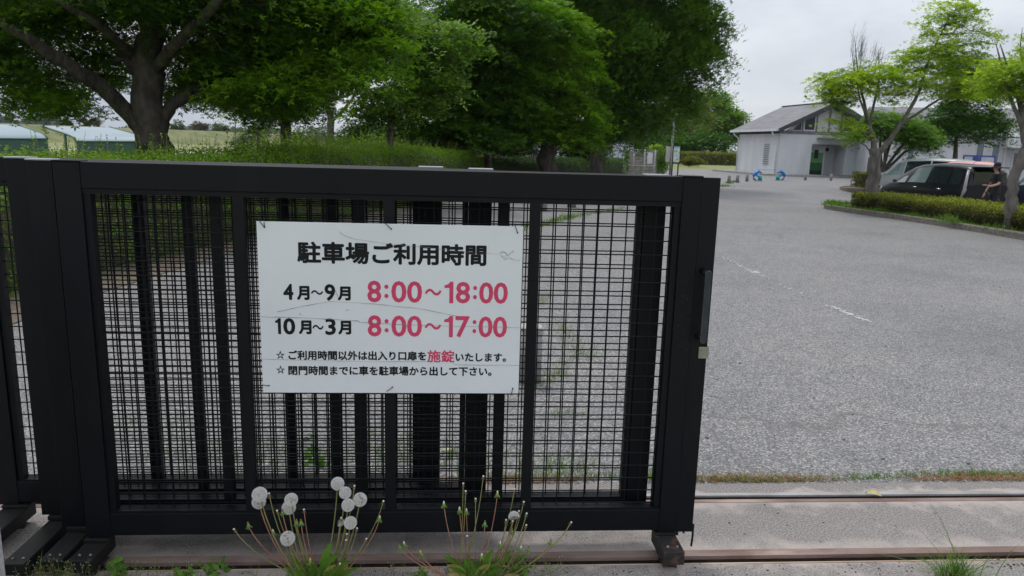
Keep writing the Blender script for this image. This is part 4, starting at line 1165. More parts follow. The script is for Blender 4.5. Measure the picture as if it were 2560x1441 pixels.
def hedge(name, label, path, leafm, n, size, lump=.12, kind='quad', lit_top=.5, shoots=0, group=None, z0=0.0, cat='hedge', rough=.05, shoot_h=.4, gap=0.0):
    path = [tuple(map(float, p)) for p in path]     # x, y, half width, height
    t = thing(name, label, cat, (path[0][0], path[0][1], z0), 0, group)
    A = np.array(path); seg = np.diff(A[:, :2], axis=0); ll = np.linalg.norm(seg, axis=1); cum = np.concatenate([[0], np.cumsum(ll)])
    def at_s(s):
        i = np.clip(np.searchsorted(cum, s, side='right') - 1, 0, len(ll) - 1); f = (s - cum[i]) / ll[i]
        c = A[i] * (1 - f[:, None]) + A[i + 1] * f[:, None]; d = seg[i] / ll[i][:, None]
        return c, d
    # core
    ns = max(4, int(cum[-1] / .5)); S = np.linspace(.1, cum[-1] - .1, ns); c, d = at_s(S); mb = MB()
    prof = [(-.82, 0.02), (-.86, .45), (-.78, .84), (-.4, .9), (.4, .9), (.78, .84), (.86, .45), (.82, 0.02)]
    for i in range(ns):
        nx = np.array([d[i][1], -d[i][0]])
        for a, b in prof:
            j = random.uniform(.93, 1.0); mb.v.append((c[i][0] + nx[0] * a * c[i][2] * j, c[i][1] + nx[1] * a * c[i][2] * j, z0 + b * c[i][3] * j))
    k = len(prof)
    for i in range(ns - 1):
        for q in range(k - 1): mb.f.append((i * k + q, i * k + q + 1, (i + 1) * k + q + 1, (i + 1) * k + q)); mb.sm.append(True)
    mb.f.append(tuple(range(k))); mb.sm.append(False); mb.f.append(tuple((ns - 1) * k + q for q in range(k))); mb.sm.append(False)
    mb.build('branches', CORE, t)
    s = RNG.random(n) * cum[-1]; c, d = at_s(s)
    per = 2 * c[:, 3] + 2 * c[:, 2]; w = RNG.random(n) * per            # unrolled section: side, top, side
    side1 = w < c[:, 3]; top = (~side1) & (w < c[:, 3] + 2 * c[:, 2])
    off = np.where(side1, -c[:, 2], np.where(top, w - c[:, 3] - c[:, 2], c[:, 2]))
    hz = np.where(side1, w, np.where(top, c[:, 3], per - w))
    # ends
    e = RNG.random(n) < .06; endside = RNG.random(n) < .5
    # lumps
    ph = RNG.random(6) * 6
    L_ = (np.sin(s * 2.1 + ph[0]) * np.sin(hz * 4 + ph[1]) + .6 * np.sin(s * 5.3 + off * 3 + ph[2]) + .5 * np.sin(s * 9.7 + hz * 7 + off * 5 + ph[3])) / 2
    depth = lump * (L_ - .5) + RNG.normal(scale=rough, size=n) - RNG.random(n) ** 3 * .18
    corner = np.clip(np.abs(off) / c[:, 2], 0, 1) ** 6 * np.clip(hz / c[:, 3], 0, 1) ** 6
    depth -= corner * .12 * min(1, path[0][3])
    nx = np.stack([d[:, 1], -d[:, 0]], 1)
    sg_ = np.where(side1, -1.0, np.where(top, 0.0, 1.0))
    oo = off + sg_ * depth; zz = hz + np.where(top, depth, 0)
    P = np.stack([c[:, 0] + nx[:, 0] * oo, c[:, 1] + nx[:, 1] * oo, z0 + np.maximum(zz, .02)], 1)
    N_ = np.stack([nx[:, 0] * sg_, nx[:, 1] * sg_, np.where(top, 1.0, .35)], 1)
    # rounded ends
    m_ = e; cc = np.where(endside, 0, 1)
    ends, de = at_s(np.where(endside, 0.0, cum[-1] - 1e-6)); sgn = np.where(endside, -1.0, 1.0)
    ea = RNG.uniform(-1, 1, n); ez = RNG.random(n)
    Pe = np.stack([ends[:, 0] + de[:, 0] * sgn * .25 * ends[:, 2] * (1 - ea ** 2) + de[:, 1] * ea * ends[:, 2],
                   ends[:, 1] + de[:, 1] * sgn * .25 * ends[:, 2] * (1 - ea ** 2) - de[:, 0] * ea * ends[:, 2], z0 + ez * ends[:, 3]], 1)
    P[m_] = Pe[m_]; N_[m_] = np.stack([de[:, 0] * sgn, de[:, 1] * sgn, .3 + 0 * sgn], 1)[m_]
    N_ += RNG.normal(scale=.55, size=(n, 3))
    rn = np.clip(RNG.normal(.32, .16, n) + lit_top * (zz / c[:, 3] - .5) * .8 + .25 * L_ - np.where(top, 0, .28 * (lit_top > .8)), 0, 1)  # leaf colour painted lighter on top, darker on sides, as light would fall
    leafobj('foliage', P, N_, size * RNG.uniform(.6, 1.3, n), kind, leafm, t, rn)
    if shoots:
        s = RNG.random(shoots) * cum[-1]; c, d = at_s(s); o = RNG.uniform(-1, 1, shoots) * c[:, 2]
        nx = np.stack([d[:, 1], -d[:, 0]], 1); hh = shoot_h * RNG.uniform(.25, 1.0, shoots) ** 1.3
        b = np.stack([c[:, 0] + nx[:, 0] * o, c[:, 1] + nx[:, 1] * o, z0 + c[:, 3] - .25], 1)
        lean = RNG.normal(scale=.25, size=(shoots, 2)) * hh[:, None]
        sb = MB(); PP = []; DD = []; RR = []
        for i in range(shoots):
            e_ = b[i] + [lean[i][0], lean[i][1], hh[i] + .25]
            sb.tube([b[i], (b[i] + e_) / 2 + [0, 0, .02], e_], [.005, .004, .002], 3, caps=False)
            m2 = int(10 + hh[i] * 34)
            for q in range(m2):
                f = random.uniform(.2, 1); PP.append(b[i] * (1 - f) + e_ * f); a = random.random() * 6.28
                DD.append([math.cos(a), math.sin(a), .8]); RR.append(.45 + .4 * f + random.gauss(0, .1))
        tag(sb.build('shoots', mat('shoot_stem', (0.10, 0.12, 0.04), (0.2, 0.17, 0.08), 10), t), kind='stuff')
        leafobj('shoot_leaves', PP, np.array(DD) * [-.5, -.5, 1.5] + RNG.normal(scale=.4, size=(len(PP), 3)), size * RNG.uniform(.5, .85, len(PP)), kind, leafm, t, RR, DD)
    return t


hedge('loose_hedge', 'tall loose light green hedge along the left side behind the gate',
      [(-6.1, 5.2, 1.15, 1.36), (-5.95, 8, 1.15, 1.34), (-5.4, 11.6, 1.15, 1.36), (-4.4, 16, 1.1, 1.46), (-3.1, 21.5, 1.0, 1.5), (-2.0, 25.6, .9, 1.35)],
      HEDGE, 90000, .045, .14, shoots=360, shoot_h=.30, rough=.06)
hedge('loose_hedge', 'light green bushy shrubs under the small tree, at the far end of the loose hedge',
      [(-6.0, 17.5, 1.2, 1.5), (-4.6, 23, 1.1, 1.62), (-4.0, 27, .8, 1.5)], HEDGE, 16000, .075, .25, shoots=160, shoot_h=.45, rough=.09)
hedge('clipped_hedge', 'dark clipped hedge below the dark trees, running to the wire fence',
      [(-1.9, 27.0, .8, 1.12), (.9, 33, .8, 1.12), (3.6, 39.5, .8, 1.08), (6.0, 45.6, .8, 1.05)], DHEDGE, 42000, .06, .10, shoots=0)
hedge('clipped_hedge', 'long low hedge on the lawn before the distant trees',
      [(19.5, 92, .9, 1.5), (24, 91.5, .9, 1.5), (29, 91, .9, 1.5), (36, 91, .9, 1.5)], AZALEA, 9000, .18, .08, rough=.04)
KERB = mat('kerb_stone', (0.12, 0.105, 0.09), (0.21, 0.185, 0.165), 14, 0.95, 0.5, 60, c3=(0.22, 0.12, 0.05), s3=3.2, f3=(0.56, 0.72))
KERBTOP = mat('kerb_lichen', (0.20, 0.12, 0.06), (0.30, 0.21, 0.13), 9, 0.95, 0.4, 60)


def smooth_poly(pts, it=3):
    for _ in range(it):
        q = []
        for i in range(len(pts)):
            a = np.array(pts[i]); b = np.array(pts[(i + 1) % len(pts)]); q += [a * .75 + b * .25, a * .25 + b * .75]
        pts = q
    return [tuple(p) for p in pts]


def island(label, poly, h=.14, kw=.15, z0=0.0):
    poly = smooth_poly(poly); t = thing('planting_island', label, 'kerb', (*poly[0], z0)); n = len(poly)
    c = np.mean(np.array(poly), 0)
    def inset(d):
        o = []
        for i in range(n):
            a = np.array(poly[i - 1]); b = np.array(poly[(i + 1) % n]); tt = (b - a) / (np.linalg.norm(b - a) + 1e-9); nn = np.array([tt[1], -tt[0]])
            if nn @ (c - np.array(poly[i])) < 0: nn = -nn
            o.append(tuple(np.array(poly[i]) + nn * d))
        return o
    a = inset(0); a2 = inset(.02); b = inset(kw); mb = MB()
    for ring, z in ((a, z0 - .05), (a, z0 + h - .02), (a2, z0 + h), (b, z0 + h), (b, z0 + h - .04)): mb.v += [(p[0], p[1], z) for p in ring]
    for k in range(4):
        for i in range(n): j = (i + 1) % n; mb.f.append((k * n + i, k * n + j, (k + 1) * n + j, (k + 1) * n + i)); mb.sm.append(False)
    mb.build('kerb', KERB, t)
    MB().add([(p[0], p[1], z0 + h - .025) for p in b], [tuple(range(n))]).build('soil', SOIL, t)
    return t, b


isl1 = [(10.55, 9), (10.45, 14.9), (10.1, 18.4), (9.45, 20.9), (9.3, 22.2), (10.0, 23.1), (11.6, 22.6), (12.6, 20), (12.9, 15), (13.0, 9)]
t1, in1 = island('long kerbed planting island with a clipped azalea hedge, right', isl1)
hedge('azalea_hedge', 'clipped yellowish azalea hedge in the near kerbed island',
      [(11.85, 9.5, 1.0, .46), (11.8, 14.8, .95, .46), (11.3, 18.4, .98, .46), (10.75, 20.4, .85, .47), (10.6, 21.6, .7, .45)], AZALEA, 60000, .05, .07, lit_top=1.1, z0=.10, rough=.03)
isl2 = [(16.1, 34.6), (15.9, 36.3), (17.2, 38.0), (20, 38.2), (23, 38.5), (23.2, 36.4), (20, 35.4)]
t2, in2 = island('farther kerbed planting island with a low hedge', isl2, .15, z0=-.07)
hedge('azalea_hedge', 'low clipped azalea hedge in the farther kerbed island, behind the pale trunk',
      [(17.1, 36.2, .8, .75), (19, 36.7, .85, .75), (22.4, 37.2, .85, .75)], AZALEA, 14000, .075, .07, lit_top=1.0, z0=.08, rough=.03)
# grass at the foot of the near hedge
n = 6500; i = RNG.integers(0, len(in1), n); A = np.array(in1); f = RNG.random(n)[:, None]
P = A[i] * (1 - f) + A[(i + 1) % len(A)] * f; P = P + RNG.normal(scale=.09, size=P.shape)
cen = np.array([11.4, 15.5]); hh = RNG.uniform(.03, .16, n) * (.6 + .6 * np.sin(P[:, 1] * 2.3) ** 2)
tag(blades('verge_grass', np.column_stack([P, np.full(n, .10)]), np.stack([RNG.normal(scale=.04, size=n) - .02, RNG.normal(scale=.04, size=n), hh], 1), .012, leafmat('verge_blade', (0.06, 0.14, 0.02), (0.16, 0.28, 0.05), .4)), 'bright grass growing inside the kerb of the near island', 'grass', kind='stuff')
tg = thing('grass_tuft', 'long pale grass tuft hanging over the near kerb', 'grass', (*gat(2395, 560)[:2], .1))
n = 90; c0 = gat(2370, 556, .14)
blades('blade', c0 + RNG.normal(scale=.12, size=(n, 3)) * [1, 1, 0], np.stack([RNG.normal(scale=.12, size=n) - .05, RNG.normal(scale=.1, size=n), RNG.uniform(.05, .26, n)], 1), .014, GRASSB, tg)

# ------------------------------------------------------------------ trees
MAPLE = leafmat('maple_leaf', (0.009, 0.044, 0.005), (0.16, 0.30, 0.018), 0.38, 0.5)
DOGW = leafmat('dogwood_leaf', (0.014, 0.060, 0.008), (0.20, 0.33, 0.05), 0.36, 0.5)
ZELK = leafmat('drooping_leaf', (0.010, 0.046, 0.005), (0.115, 0.225, 0.025), 0.34, 0.5)
YOUNG = leafmat('young_maple_leaf', (0.12, 0.23, 0.015), (0.42, 0.50, 0.075), 0.5, 0.5)
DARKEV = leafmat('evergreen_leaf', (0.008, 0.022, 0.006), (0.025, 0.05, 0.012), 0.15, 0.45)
MIDG = leafmat('midgreen_leaf', (0.022, 0.078, 0.008), (0.15, 0.28, 0.028), 0.35, 0.5)
FARG = leafmat('far_leaf', (0.05, 0.085, 0.03), (0.13, 0.17, 0.05), 0.3, 0.6)
REDW = leafmat('redwood_leaf', (0.06, 0.10, 0.018), (0.25, 0.27, 0.05), 0.3, 0.6)
GROVE = leafmat('grove_leaf', (0.04, 0.12, 0.012), (0.22, 0.36, 0.04), 0.4, 0.5)
PALE = leafmat('pale_young_leaf', (0.17, 0.22, 0.10), (0.28, 0.32, 0.14), 0.4, 0.6)
PURP = leafmat('purple_leaf', (0.075, 0.05, 0.04), (0.14, 0.11, 0.07), 0.2, 0.6)
Y1 = 14.6
def L1(pts, Y, rads):
    return [tuple(at(x, y, Y + dy)) for x, y, dy in pts], rads
b1 = at(384, 470, Y1); b1[2] = -.03
def open_view(c):                  # the fork and the main limbs carry no leaves in front of them
    d = np.array(c) - [0, 0, CAM_H]; z = d @ cf; x = 1280 + FPX * (d @ cr) / z; y = 720.5 - FPX * (d @ cu) / z
    if 150 < x < 345 and y > 215 + (x < 200) * 30: return False
    if x < 70 and y > 190: return False
    if c[1] > Y1 + .5: return True
    if 318 < x < 440 and 120 < y < 340: return False
    for (x0, y0), (x1, y1) in (((350, 325), (215, 190)), ((215, 190), (110, 125)), ((405, 300), (480, 225)), ((385, 180), (450, 100))):
        t = max(0, min(1, ((x - x0) * (x1 - x0) + (y - y0) * (y1 - y0)) / ((x1 - x0) ** 2 + (y1 - y0) ** 2)))
        if math.hypot(x - x0 - t * (x1 - x0), y - y0 - t * (y1 - y0)) < 52: return False
    return True


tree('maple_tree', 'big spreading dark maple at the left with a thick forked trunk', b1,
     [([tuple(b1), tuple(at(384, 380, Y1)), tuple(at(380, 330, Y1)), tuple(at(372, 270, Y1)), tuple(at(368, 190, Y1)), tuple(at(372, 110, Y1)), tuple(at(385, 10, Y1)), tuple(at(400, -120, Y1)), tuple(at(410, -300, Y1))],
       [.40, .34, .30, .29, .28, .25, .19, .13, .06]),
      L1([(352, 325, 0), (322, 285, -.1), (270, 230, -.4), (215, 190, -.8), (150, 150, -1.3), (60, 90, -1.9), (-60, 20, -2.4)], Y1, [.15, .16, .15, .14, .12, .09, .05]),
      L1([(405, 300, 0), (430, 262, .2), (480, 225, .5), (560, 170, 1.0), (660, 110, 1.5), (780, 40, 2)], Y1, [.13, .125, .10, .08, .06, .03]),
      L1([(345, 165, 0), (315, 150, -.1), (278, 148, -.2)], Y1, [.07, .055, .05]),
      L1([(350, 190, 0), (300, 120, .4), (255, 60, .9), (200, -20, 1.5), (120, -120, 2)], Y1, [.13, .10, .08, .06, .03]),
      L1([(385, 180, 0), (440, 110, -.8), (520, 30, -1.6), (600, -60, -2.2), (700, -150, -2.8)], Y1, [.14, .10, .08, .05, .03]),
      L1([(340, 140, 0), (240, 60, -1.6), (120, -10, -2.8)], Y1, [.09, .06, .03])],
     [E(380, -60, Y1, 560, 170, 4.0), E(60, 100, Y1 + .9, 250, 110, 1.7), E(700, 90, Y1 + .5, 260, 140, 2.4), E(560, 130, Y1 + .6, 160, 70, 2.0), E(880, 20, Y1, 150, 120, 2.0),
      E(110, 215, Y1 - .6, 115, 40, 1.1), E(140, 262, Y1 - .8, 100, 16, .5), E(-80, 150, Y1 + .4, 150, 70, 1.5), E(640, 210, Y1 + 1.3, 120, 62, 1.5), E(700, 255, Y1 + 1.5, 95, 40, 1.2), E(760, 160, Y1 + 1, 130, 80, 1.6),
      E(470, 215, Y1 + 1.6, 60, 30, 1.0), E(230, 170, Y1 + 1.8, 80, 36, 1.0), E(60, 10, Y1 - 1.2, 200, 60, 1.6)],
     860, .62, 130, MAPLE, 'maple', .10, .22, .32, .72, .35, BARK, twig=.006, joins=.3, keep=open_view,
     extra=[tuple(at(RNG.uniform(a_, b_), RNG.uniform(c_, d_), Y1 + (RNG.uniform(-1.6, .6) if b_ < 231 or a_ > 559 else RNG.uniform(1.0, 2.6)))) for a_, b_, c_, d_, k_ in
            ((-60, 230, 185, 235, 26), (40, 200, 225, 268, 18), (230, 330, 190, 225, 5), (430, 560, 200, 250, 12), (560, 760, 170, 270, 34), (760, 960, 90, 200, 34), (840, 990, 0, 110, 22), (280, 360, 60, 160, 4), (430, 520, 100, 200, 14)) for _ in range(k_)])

Y2 = 22
b2 = at(718, 470, Y2); b2[2] = 0
tree('maple_tree', 'dark round crowned maple behind the hedge, right of the big maple', b2,
     [([tuple(b2), tuple(at(716, 350, Y2)), tuple(at(712, 300, Y2)), tuple(at(700, 230, Y2)), tuple(at(690, 150, Y2))], [.19, .17, .15, .12, .06]),
      L1([(714, 310, 0), (760, 250, .3), (810, 190, .6)], Y2, [.09, .07, .03]), L1([(712, 310, 0), (660, 250, -.3), (600, 210, -.6)], Y2, [.08, .06, .03])],
     [E(700, 235, Y2, 135, 68, 1.9), E(680, 160, Y2, 170, 90, 2.2), E(620, 225, Y2 - .5, 70, 45, 1.2)], 200, .62, 95, MAPLE, 'maple', .13, .24, .4, .25, .35, BARK, twig=.012, joins=.35)
Y3 = 31
b3 = at(828, 470, Y3); b3[2] = 0
tree('zelkova_tree', 'slim tree with a pale greyish trunk forking under the foliage', b3,
     [([tuple(b3), tuple(at(827, 350, Y3)), tuple(at(825, 295, Y3)), tuple(at(815, 250, Y3)), tuple(at(800, 180, Y3))], [.17, .155, .14, .10, .05]),
      L1([(827, 305, 0), (850, 285, .1), (880, 250, .3), (900, 200, .5)], Y3, [.09, .07, .06, .03])],
     [E(840, 180, Y3, 130, 75, 2.2), E(780, 140, Y3, 120, 80, 2.2)], 120, .75, 80, MIDG, 'quad', .17, .3, .35, .3, .3, BARK_PALE, twig=.012, joins=.3)
Y4 = 19.5
b4 = at(977, 480, Y4); b4[2] = 0
tree('dogwood_tree', 'small layered tree with lighter tiers of foliage reaching right', b4,
     [([tuple(b4), tuple(at(977, 395, Y4)), tuple(at(975, 335, Y4)), tuple(at(985, 280, Y4)), tuple(at(990, 190, Y4)), tuple(at(985, 100, Y4)), tuple(at(980, 0, Y4))], [.10, .085, .075, .065, .05, .035, .02]),
      L1([(978, 300, 0), (1040, 265, -.3), (1110, 230, -.6)], Y4, [.04, .03, .015]), L1([(980, 300, 0), (930, 280, .3), (890, 260, .5)], Y4, [.035, .025, .012]),
      L1([(985, 210, 0), (1060, 150, -.4), (1120, 110, -.7)], Y4, [.035, .025, .012])],
     [E(1010, 250, Y4, 150, 50, 1.6), E(1090, 215, Y4 - .5, 75, 36, .8), E(1010, 130, Y4, 130, 90, 1.5), E(930, 285, Y4 + .4, 80, 30, 1.0), E(1130, 110, Y4 - .3, 100, 60, 1.0), E(960, 40, Y4, 130, 60, 1.6)],
     300, .46, 85, DOGW, 'quad', .105, .16, .3, .75, .4, BARK, twig=.008, joins=.7,
     extra=[tuple(at(x, y, Y4 - .7)) for x, y in ((1150, 222), (1130, 240), (1100, 205), (1150, 195), (1120, 185), (1075, 190), (1140, 60), (1170, 75), (1200, 80))])
Y5 = 26
b5 = at(1150, 470, Y5); b5[2] = 0
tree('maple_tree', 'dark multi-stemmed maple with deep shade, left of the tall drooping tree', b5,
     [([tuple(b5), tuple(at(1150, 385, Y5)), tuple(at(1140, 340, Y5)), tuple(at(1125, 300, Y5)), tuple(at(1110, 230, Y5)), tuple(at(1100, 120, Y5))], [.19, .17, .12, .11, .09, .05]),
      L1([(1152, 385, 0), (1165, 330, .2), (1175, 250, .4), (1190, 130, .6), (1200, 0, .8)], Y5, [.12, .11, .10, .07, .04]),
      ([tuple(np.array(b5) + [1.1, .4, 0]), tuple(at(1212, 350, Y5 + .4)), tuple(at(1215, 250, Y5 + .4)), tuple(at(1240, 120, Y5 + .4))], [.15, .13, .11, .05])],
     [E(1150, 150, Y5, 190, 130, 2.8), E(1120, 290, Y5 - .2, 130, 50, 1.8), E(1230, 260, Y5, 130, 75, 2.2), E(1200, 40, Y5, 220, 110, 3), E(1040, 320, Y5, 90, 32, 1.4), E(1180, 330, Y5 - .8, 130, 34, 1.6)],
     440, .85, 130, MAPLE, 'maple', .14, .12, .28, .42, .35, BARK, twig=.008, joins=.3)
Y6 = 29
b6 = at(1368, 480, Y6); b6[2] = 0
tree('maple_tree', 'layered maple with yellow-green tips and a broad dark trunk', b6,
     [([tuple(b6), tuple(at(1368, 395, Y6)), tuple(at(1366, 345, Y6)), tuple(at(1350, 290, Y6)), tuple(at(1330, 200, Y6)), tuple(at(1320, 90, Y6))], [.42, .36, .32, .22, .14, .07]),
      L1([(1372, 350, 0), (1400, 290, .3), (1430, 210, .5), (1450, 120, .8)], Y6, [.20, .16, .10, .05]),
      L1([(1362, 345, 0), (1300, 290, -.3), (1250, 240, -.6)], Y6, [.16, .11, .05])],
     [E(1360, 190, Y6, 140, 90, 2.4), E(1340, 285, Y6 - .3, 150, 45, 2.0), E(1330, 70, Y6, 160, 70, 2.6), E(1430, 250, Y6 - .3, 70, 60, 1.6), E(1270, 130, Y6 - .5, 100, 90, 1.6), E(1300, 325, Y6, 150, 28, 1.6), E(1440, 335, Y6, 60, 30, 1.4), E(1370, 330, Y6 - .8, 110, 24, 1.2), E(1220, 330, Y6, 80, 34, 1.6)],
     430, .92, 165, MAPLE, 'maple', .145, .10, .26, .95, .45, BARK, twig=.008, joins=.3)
Y7 = 33
b7 = at(1490, 480, Y7); b7[2] = 0
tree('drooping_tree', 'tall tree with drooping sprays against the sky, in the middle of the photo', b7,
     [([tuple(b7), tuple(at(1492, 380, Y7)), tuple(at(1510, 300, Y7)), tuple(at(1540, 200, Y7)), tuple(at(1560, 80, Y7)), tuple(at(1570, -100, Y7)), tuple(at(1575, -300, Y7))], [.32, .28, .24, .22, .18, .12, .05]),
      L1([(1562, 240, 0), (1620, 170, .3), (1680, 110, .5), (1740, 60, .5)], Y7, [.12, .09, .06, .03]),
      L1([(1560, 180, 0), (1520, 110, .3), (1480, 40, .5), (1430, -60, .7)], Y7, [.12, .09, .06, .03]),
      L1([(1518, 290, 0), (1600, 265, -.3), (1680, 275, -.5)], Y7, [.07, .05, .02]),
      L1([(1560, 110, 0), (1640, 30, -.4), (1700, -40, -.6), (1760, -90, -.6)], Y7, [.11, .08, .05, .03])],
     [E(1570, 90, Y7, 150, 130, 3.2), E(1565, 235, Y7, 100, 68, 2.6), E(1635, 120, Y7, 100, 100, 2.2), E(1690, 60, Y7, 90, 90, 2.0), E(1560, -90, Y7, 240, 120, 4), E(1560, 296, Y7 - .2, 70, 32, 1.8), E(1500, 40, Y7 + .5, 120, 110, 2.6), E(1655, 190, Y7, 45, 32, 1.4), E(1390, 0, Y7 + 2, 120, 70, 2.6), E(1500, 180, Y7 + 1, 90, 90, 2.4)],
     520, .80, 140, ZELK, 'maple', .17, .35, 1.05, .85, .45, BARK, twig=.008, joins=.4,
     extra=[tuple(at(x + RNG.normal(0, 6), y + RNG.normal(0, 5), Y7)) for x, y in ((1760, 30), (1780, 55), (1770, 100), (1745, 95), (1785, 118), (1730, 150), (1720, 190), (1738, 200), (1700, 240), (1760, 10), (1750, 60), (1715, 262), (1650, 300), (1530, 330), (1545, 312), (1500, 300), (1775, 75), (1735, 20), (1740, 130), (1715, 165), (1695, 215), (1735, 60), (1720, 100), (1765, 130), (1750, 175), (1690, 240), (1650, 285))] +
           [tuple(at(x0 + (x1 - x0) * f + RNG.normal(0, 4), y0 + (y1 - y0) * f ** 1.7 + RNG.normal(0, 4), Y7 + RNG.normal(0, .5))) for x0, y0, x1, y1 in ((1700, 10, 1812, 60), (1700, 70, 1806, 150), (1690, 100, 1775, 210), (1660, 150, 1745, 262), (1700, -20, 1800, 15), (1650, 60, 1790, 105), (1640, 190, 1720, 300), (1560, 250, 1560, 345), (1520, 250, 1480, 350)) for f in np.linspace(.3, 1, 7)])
# dark evergreen shrub under it
b8 = gat(1470, 452); b8[2] = 0
b8 = at(1462, 460, 40); b8[2] = 0
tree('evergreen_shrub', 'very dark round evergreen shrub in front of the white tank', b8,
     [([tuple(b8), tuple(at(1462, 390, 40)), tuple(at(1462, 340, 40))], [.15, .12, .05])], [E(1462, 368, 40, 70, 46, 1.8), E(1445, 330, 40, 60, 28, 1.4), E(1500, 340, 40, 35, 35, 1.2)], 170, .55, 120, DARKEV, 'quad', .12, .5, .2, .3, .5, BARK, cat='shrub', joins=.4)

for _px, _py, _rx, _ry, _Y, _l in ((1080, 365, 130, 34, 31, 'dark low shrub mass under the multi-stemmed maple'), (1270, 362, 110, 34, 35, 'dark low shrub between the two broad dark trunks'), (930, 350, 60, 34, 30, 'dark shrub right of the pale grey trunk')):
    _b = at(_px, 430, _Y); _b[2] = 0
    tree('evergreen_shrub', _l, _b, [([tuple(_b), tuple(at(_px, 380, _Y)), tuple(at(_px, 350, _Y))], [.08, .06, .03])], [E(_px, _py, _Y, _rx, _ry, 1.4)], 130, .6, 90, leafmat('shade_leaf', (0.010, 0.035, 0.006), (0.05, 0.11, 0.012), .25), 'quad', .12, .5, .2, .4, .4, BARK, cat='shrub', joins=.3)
# backdrop trees between and behind
def simple_tree(name, label, px, Y, trunk_w, base_py, ells, npads, padr, per, lm, size, kind='quad', flat=.4, droop=.25, young=.5, group='trees far behind the lot', bark=BARK, top=None):
    b = at(px, base_py, Y); b[2] = 0.0
    if hfun(b[0], b[1]) < 0: b[2] = float(hfun(b[0], b[1]))
    c = at(px, ells[0][1], Y); tp = c.copy()
    ES = [E(a[0], a[1], Y + (a[4] if len(a) > 4 else 0), a[2], a[3], max(a[2], a[3]) * Y / FPX * .8) for a in ells]
    return tree(name, label, b, [([tuple(b), tuple(b * .5 + tp * .5), tuple(tp)], [trunk_w, trunk_w * .75, trunk_w * .3])], ES, npads, padr, per, lm, kind, size, flat, droop, young, .4, bark, group, twig=.02, joins=.25, segs=7)


simple_tree('broadleaf_tree', 'green tree glimpsed between the trunks, right of the pale trunk', 870, 75, .2, 400, [(880, 340, 60, 40), (930, 330, 40, 40)], 40, 1.3, 60, FARG, .3)
simple_tree('broadleaf_tree', 'light hazy green tree left of the pale trunk', 645, 80, .2, 400, [(650, 325, 50, 40), (610, 345, 40, 25), (745, 345, 40, 35)], 60, 1.3, 60, FARG, .3)
simple_tree('broadleaf_tree', 'dark tree filling the gap behind the multi-stemmed maple', 1250, 60, .3, 400, [(1240, 200, 200, 170), (1330, 330, 120, 55), (1100, 330, 70, 45)], 260, 1.6, 60, DARKEV, .34)
simple_tree('broadleaf_tree', 'round crowned green tree at the right end of the distant grove', 1812, 118, .35, 400, [(1800, 300, 65, 82), (1780, 250, 40, 42), (1835, 325, 36, 50)], 230, 1.6, 75, GROVE, .42, young=.75)
simple_tree('redwood_tree', 'bronze tinted conical tree left in the distant grove', 1742, 112, .3, 400, [(1742, 320, 34, 70), (1745, 250, 18, 40)], 110, 1.5, 75, REDW, .34)
simple_tree('redwood_tree', 'bronze tinted conical tree in the middle of the distant grove', 1700, 108, .3, 400, [(1700, 330, 30, 62), (1702, 262, 15, 36)], 90, 1.5, 75, REDW, .34)
simple_tree('redwood_tree', 'darker conical tree just right of the lamp pole', 1655, 106, .3, 400, [(1655, 335, 32, 55), (1650, 280, 25, 40)], 90, 1.5, 75, REDW, .34)
simple_tree('broadleaf_tree', 'green tree behind the white tank', 1600, 104, .3, 400, [(1600, 330, 55, 60), (1560, 300, 50, 45)], 130, 1.7, 70, MIDG, .4)
simple_tree('broadleaf_tree', 'dark green tree low behind the redwoods', 1780, 100, .3, 400, [(1780, 355, 55, 32), (1700, 362, 60, 28), (1640, 365, 40, 25)], 130, 1.4, 70, MIDG, .34, young=.15)
simple_tree('round_bush', 'rounded light green bush at the left end of the lawn hedge', 1722, 76, .05, 425, [(1722, 402, 26, 12), (1745, 404, 20, 10)], 70, .42, 70, AZALEA, .13, group=None, young=.7)
simple_tree('pale_tree', 'slender pale young tree on the grass right of the big maple', 588, 72, .09, 372, [(575, 285, 52, 36), (600, 270, 40, 22), (560, 262, 25, 12)], 46, .9, 26, PALE, .15, flat=.2, bark=BARK_PALE)
simple_tree('small_tree', 'fresh yellow-green sapling beside the wire fence', 1643, 48.5, .05, 436, [(1643, 378, 17, 26), (1650, 410, 14, 26)], 50, .32, 60, YOUNG, .12, group=None)
for i, (px, py, w, h, Y, lm, lab) in enumerate([(168, 307, 14, 7, 200, FARG, 'small olive bush on the levee crest, between the two shelter roofs'),
                                               (168 + 58, 304, 30, 11, 165, PURP, 'low spreading brownish pine on the levee above the right shelter'),
                                               (415 + 25, 314, 26, 16, 260, FARG, 'round grey-green tree just right of the big trunk'),
                                               (497, 317, 27, 12, 230, PURP, 'purplish brown spreading tree on the levee'),
                                               (548, 322, 30, 14, 260, FARG, 'grey-green tree right of the purplish one'),
                                               (790, 330, 40, 26, 190, FARG, 'grey-green trees seen left of the pale trunk'),
                                               (1520, 372, 30, 10, 150, MIDG, 'green tree top behind the tank')]):
    simple_tree('distant_tree', lab, px, Y, .25, py + h + 12, [(px, py, w, h), (px + w * .4, py + h * .3, w * .7, h * .7)], 34, w * Y / FPX * .26, 60, lm, .5 * Y / 200, flat=.5, group='trees on and beyond the levee')
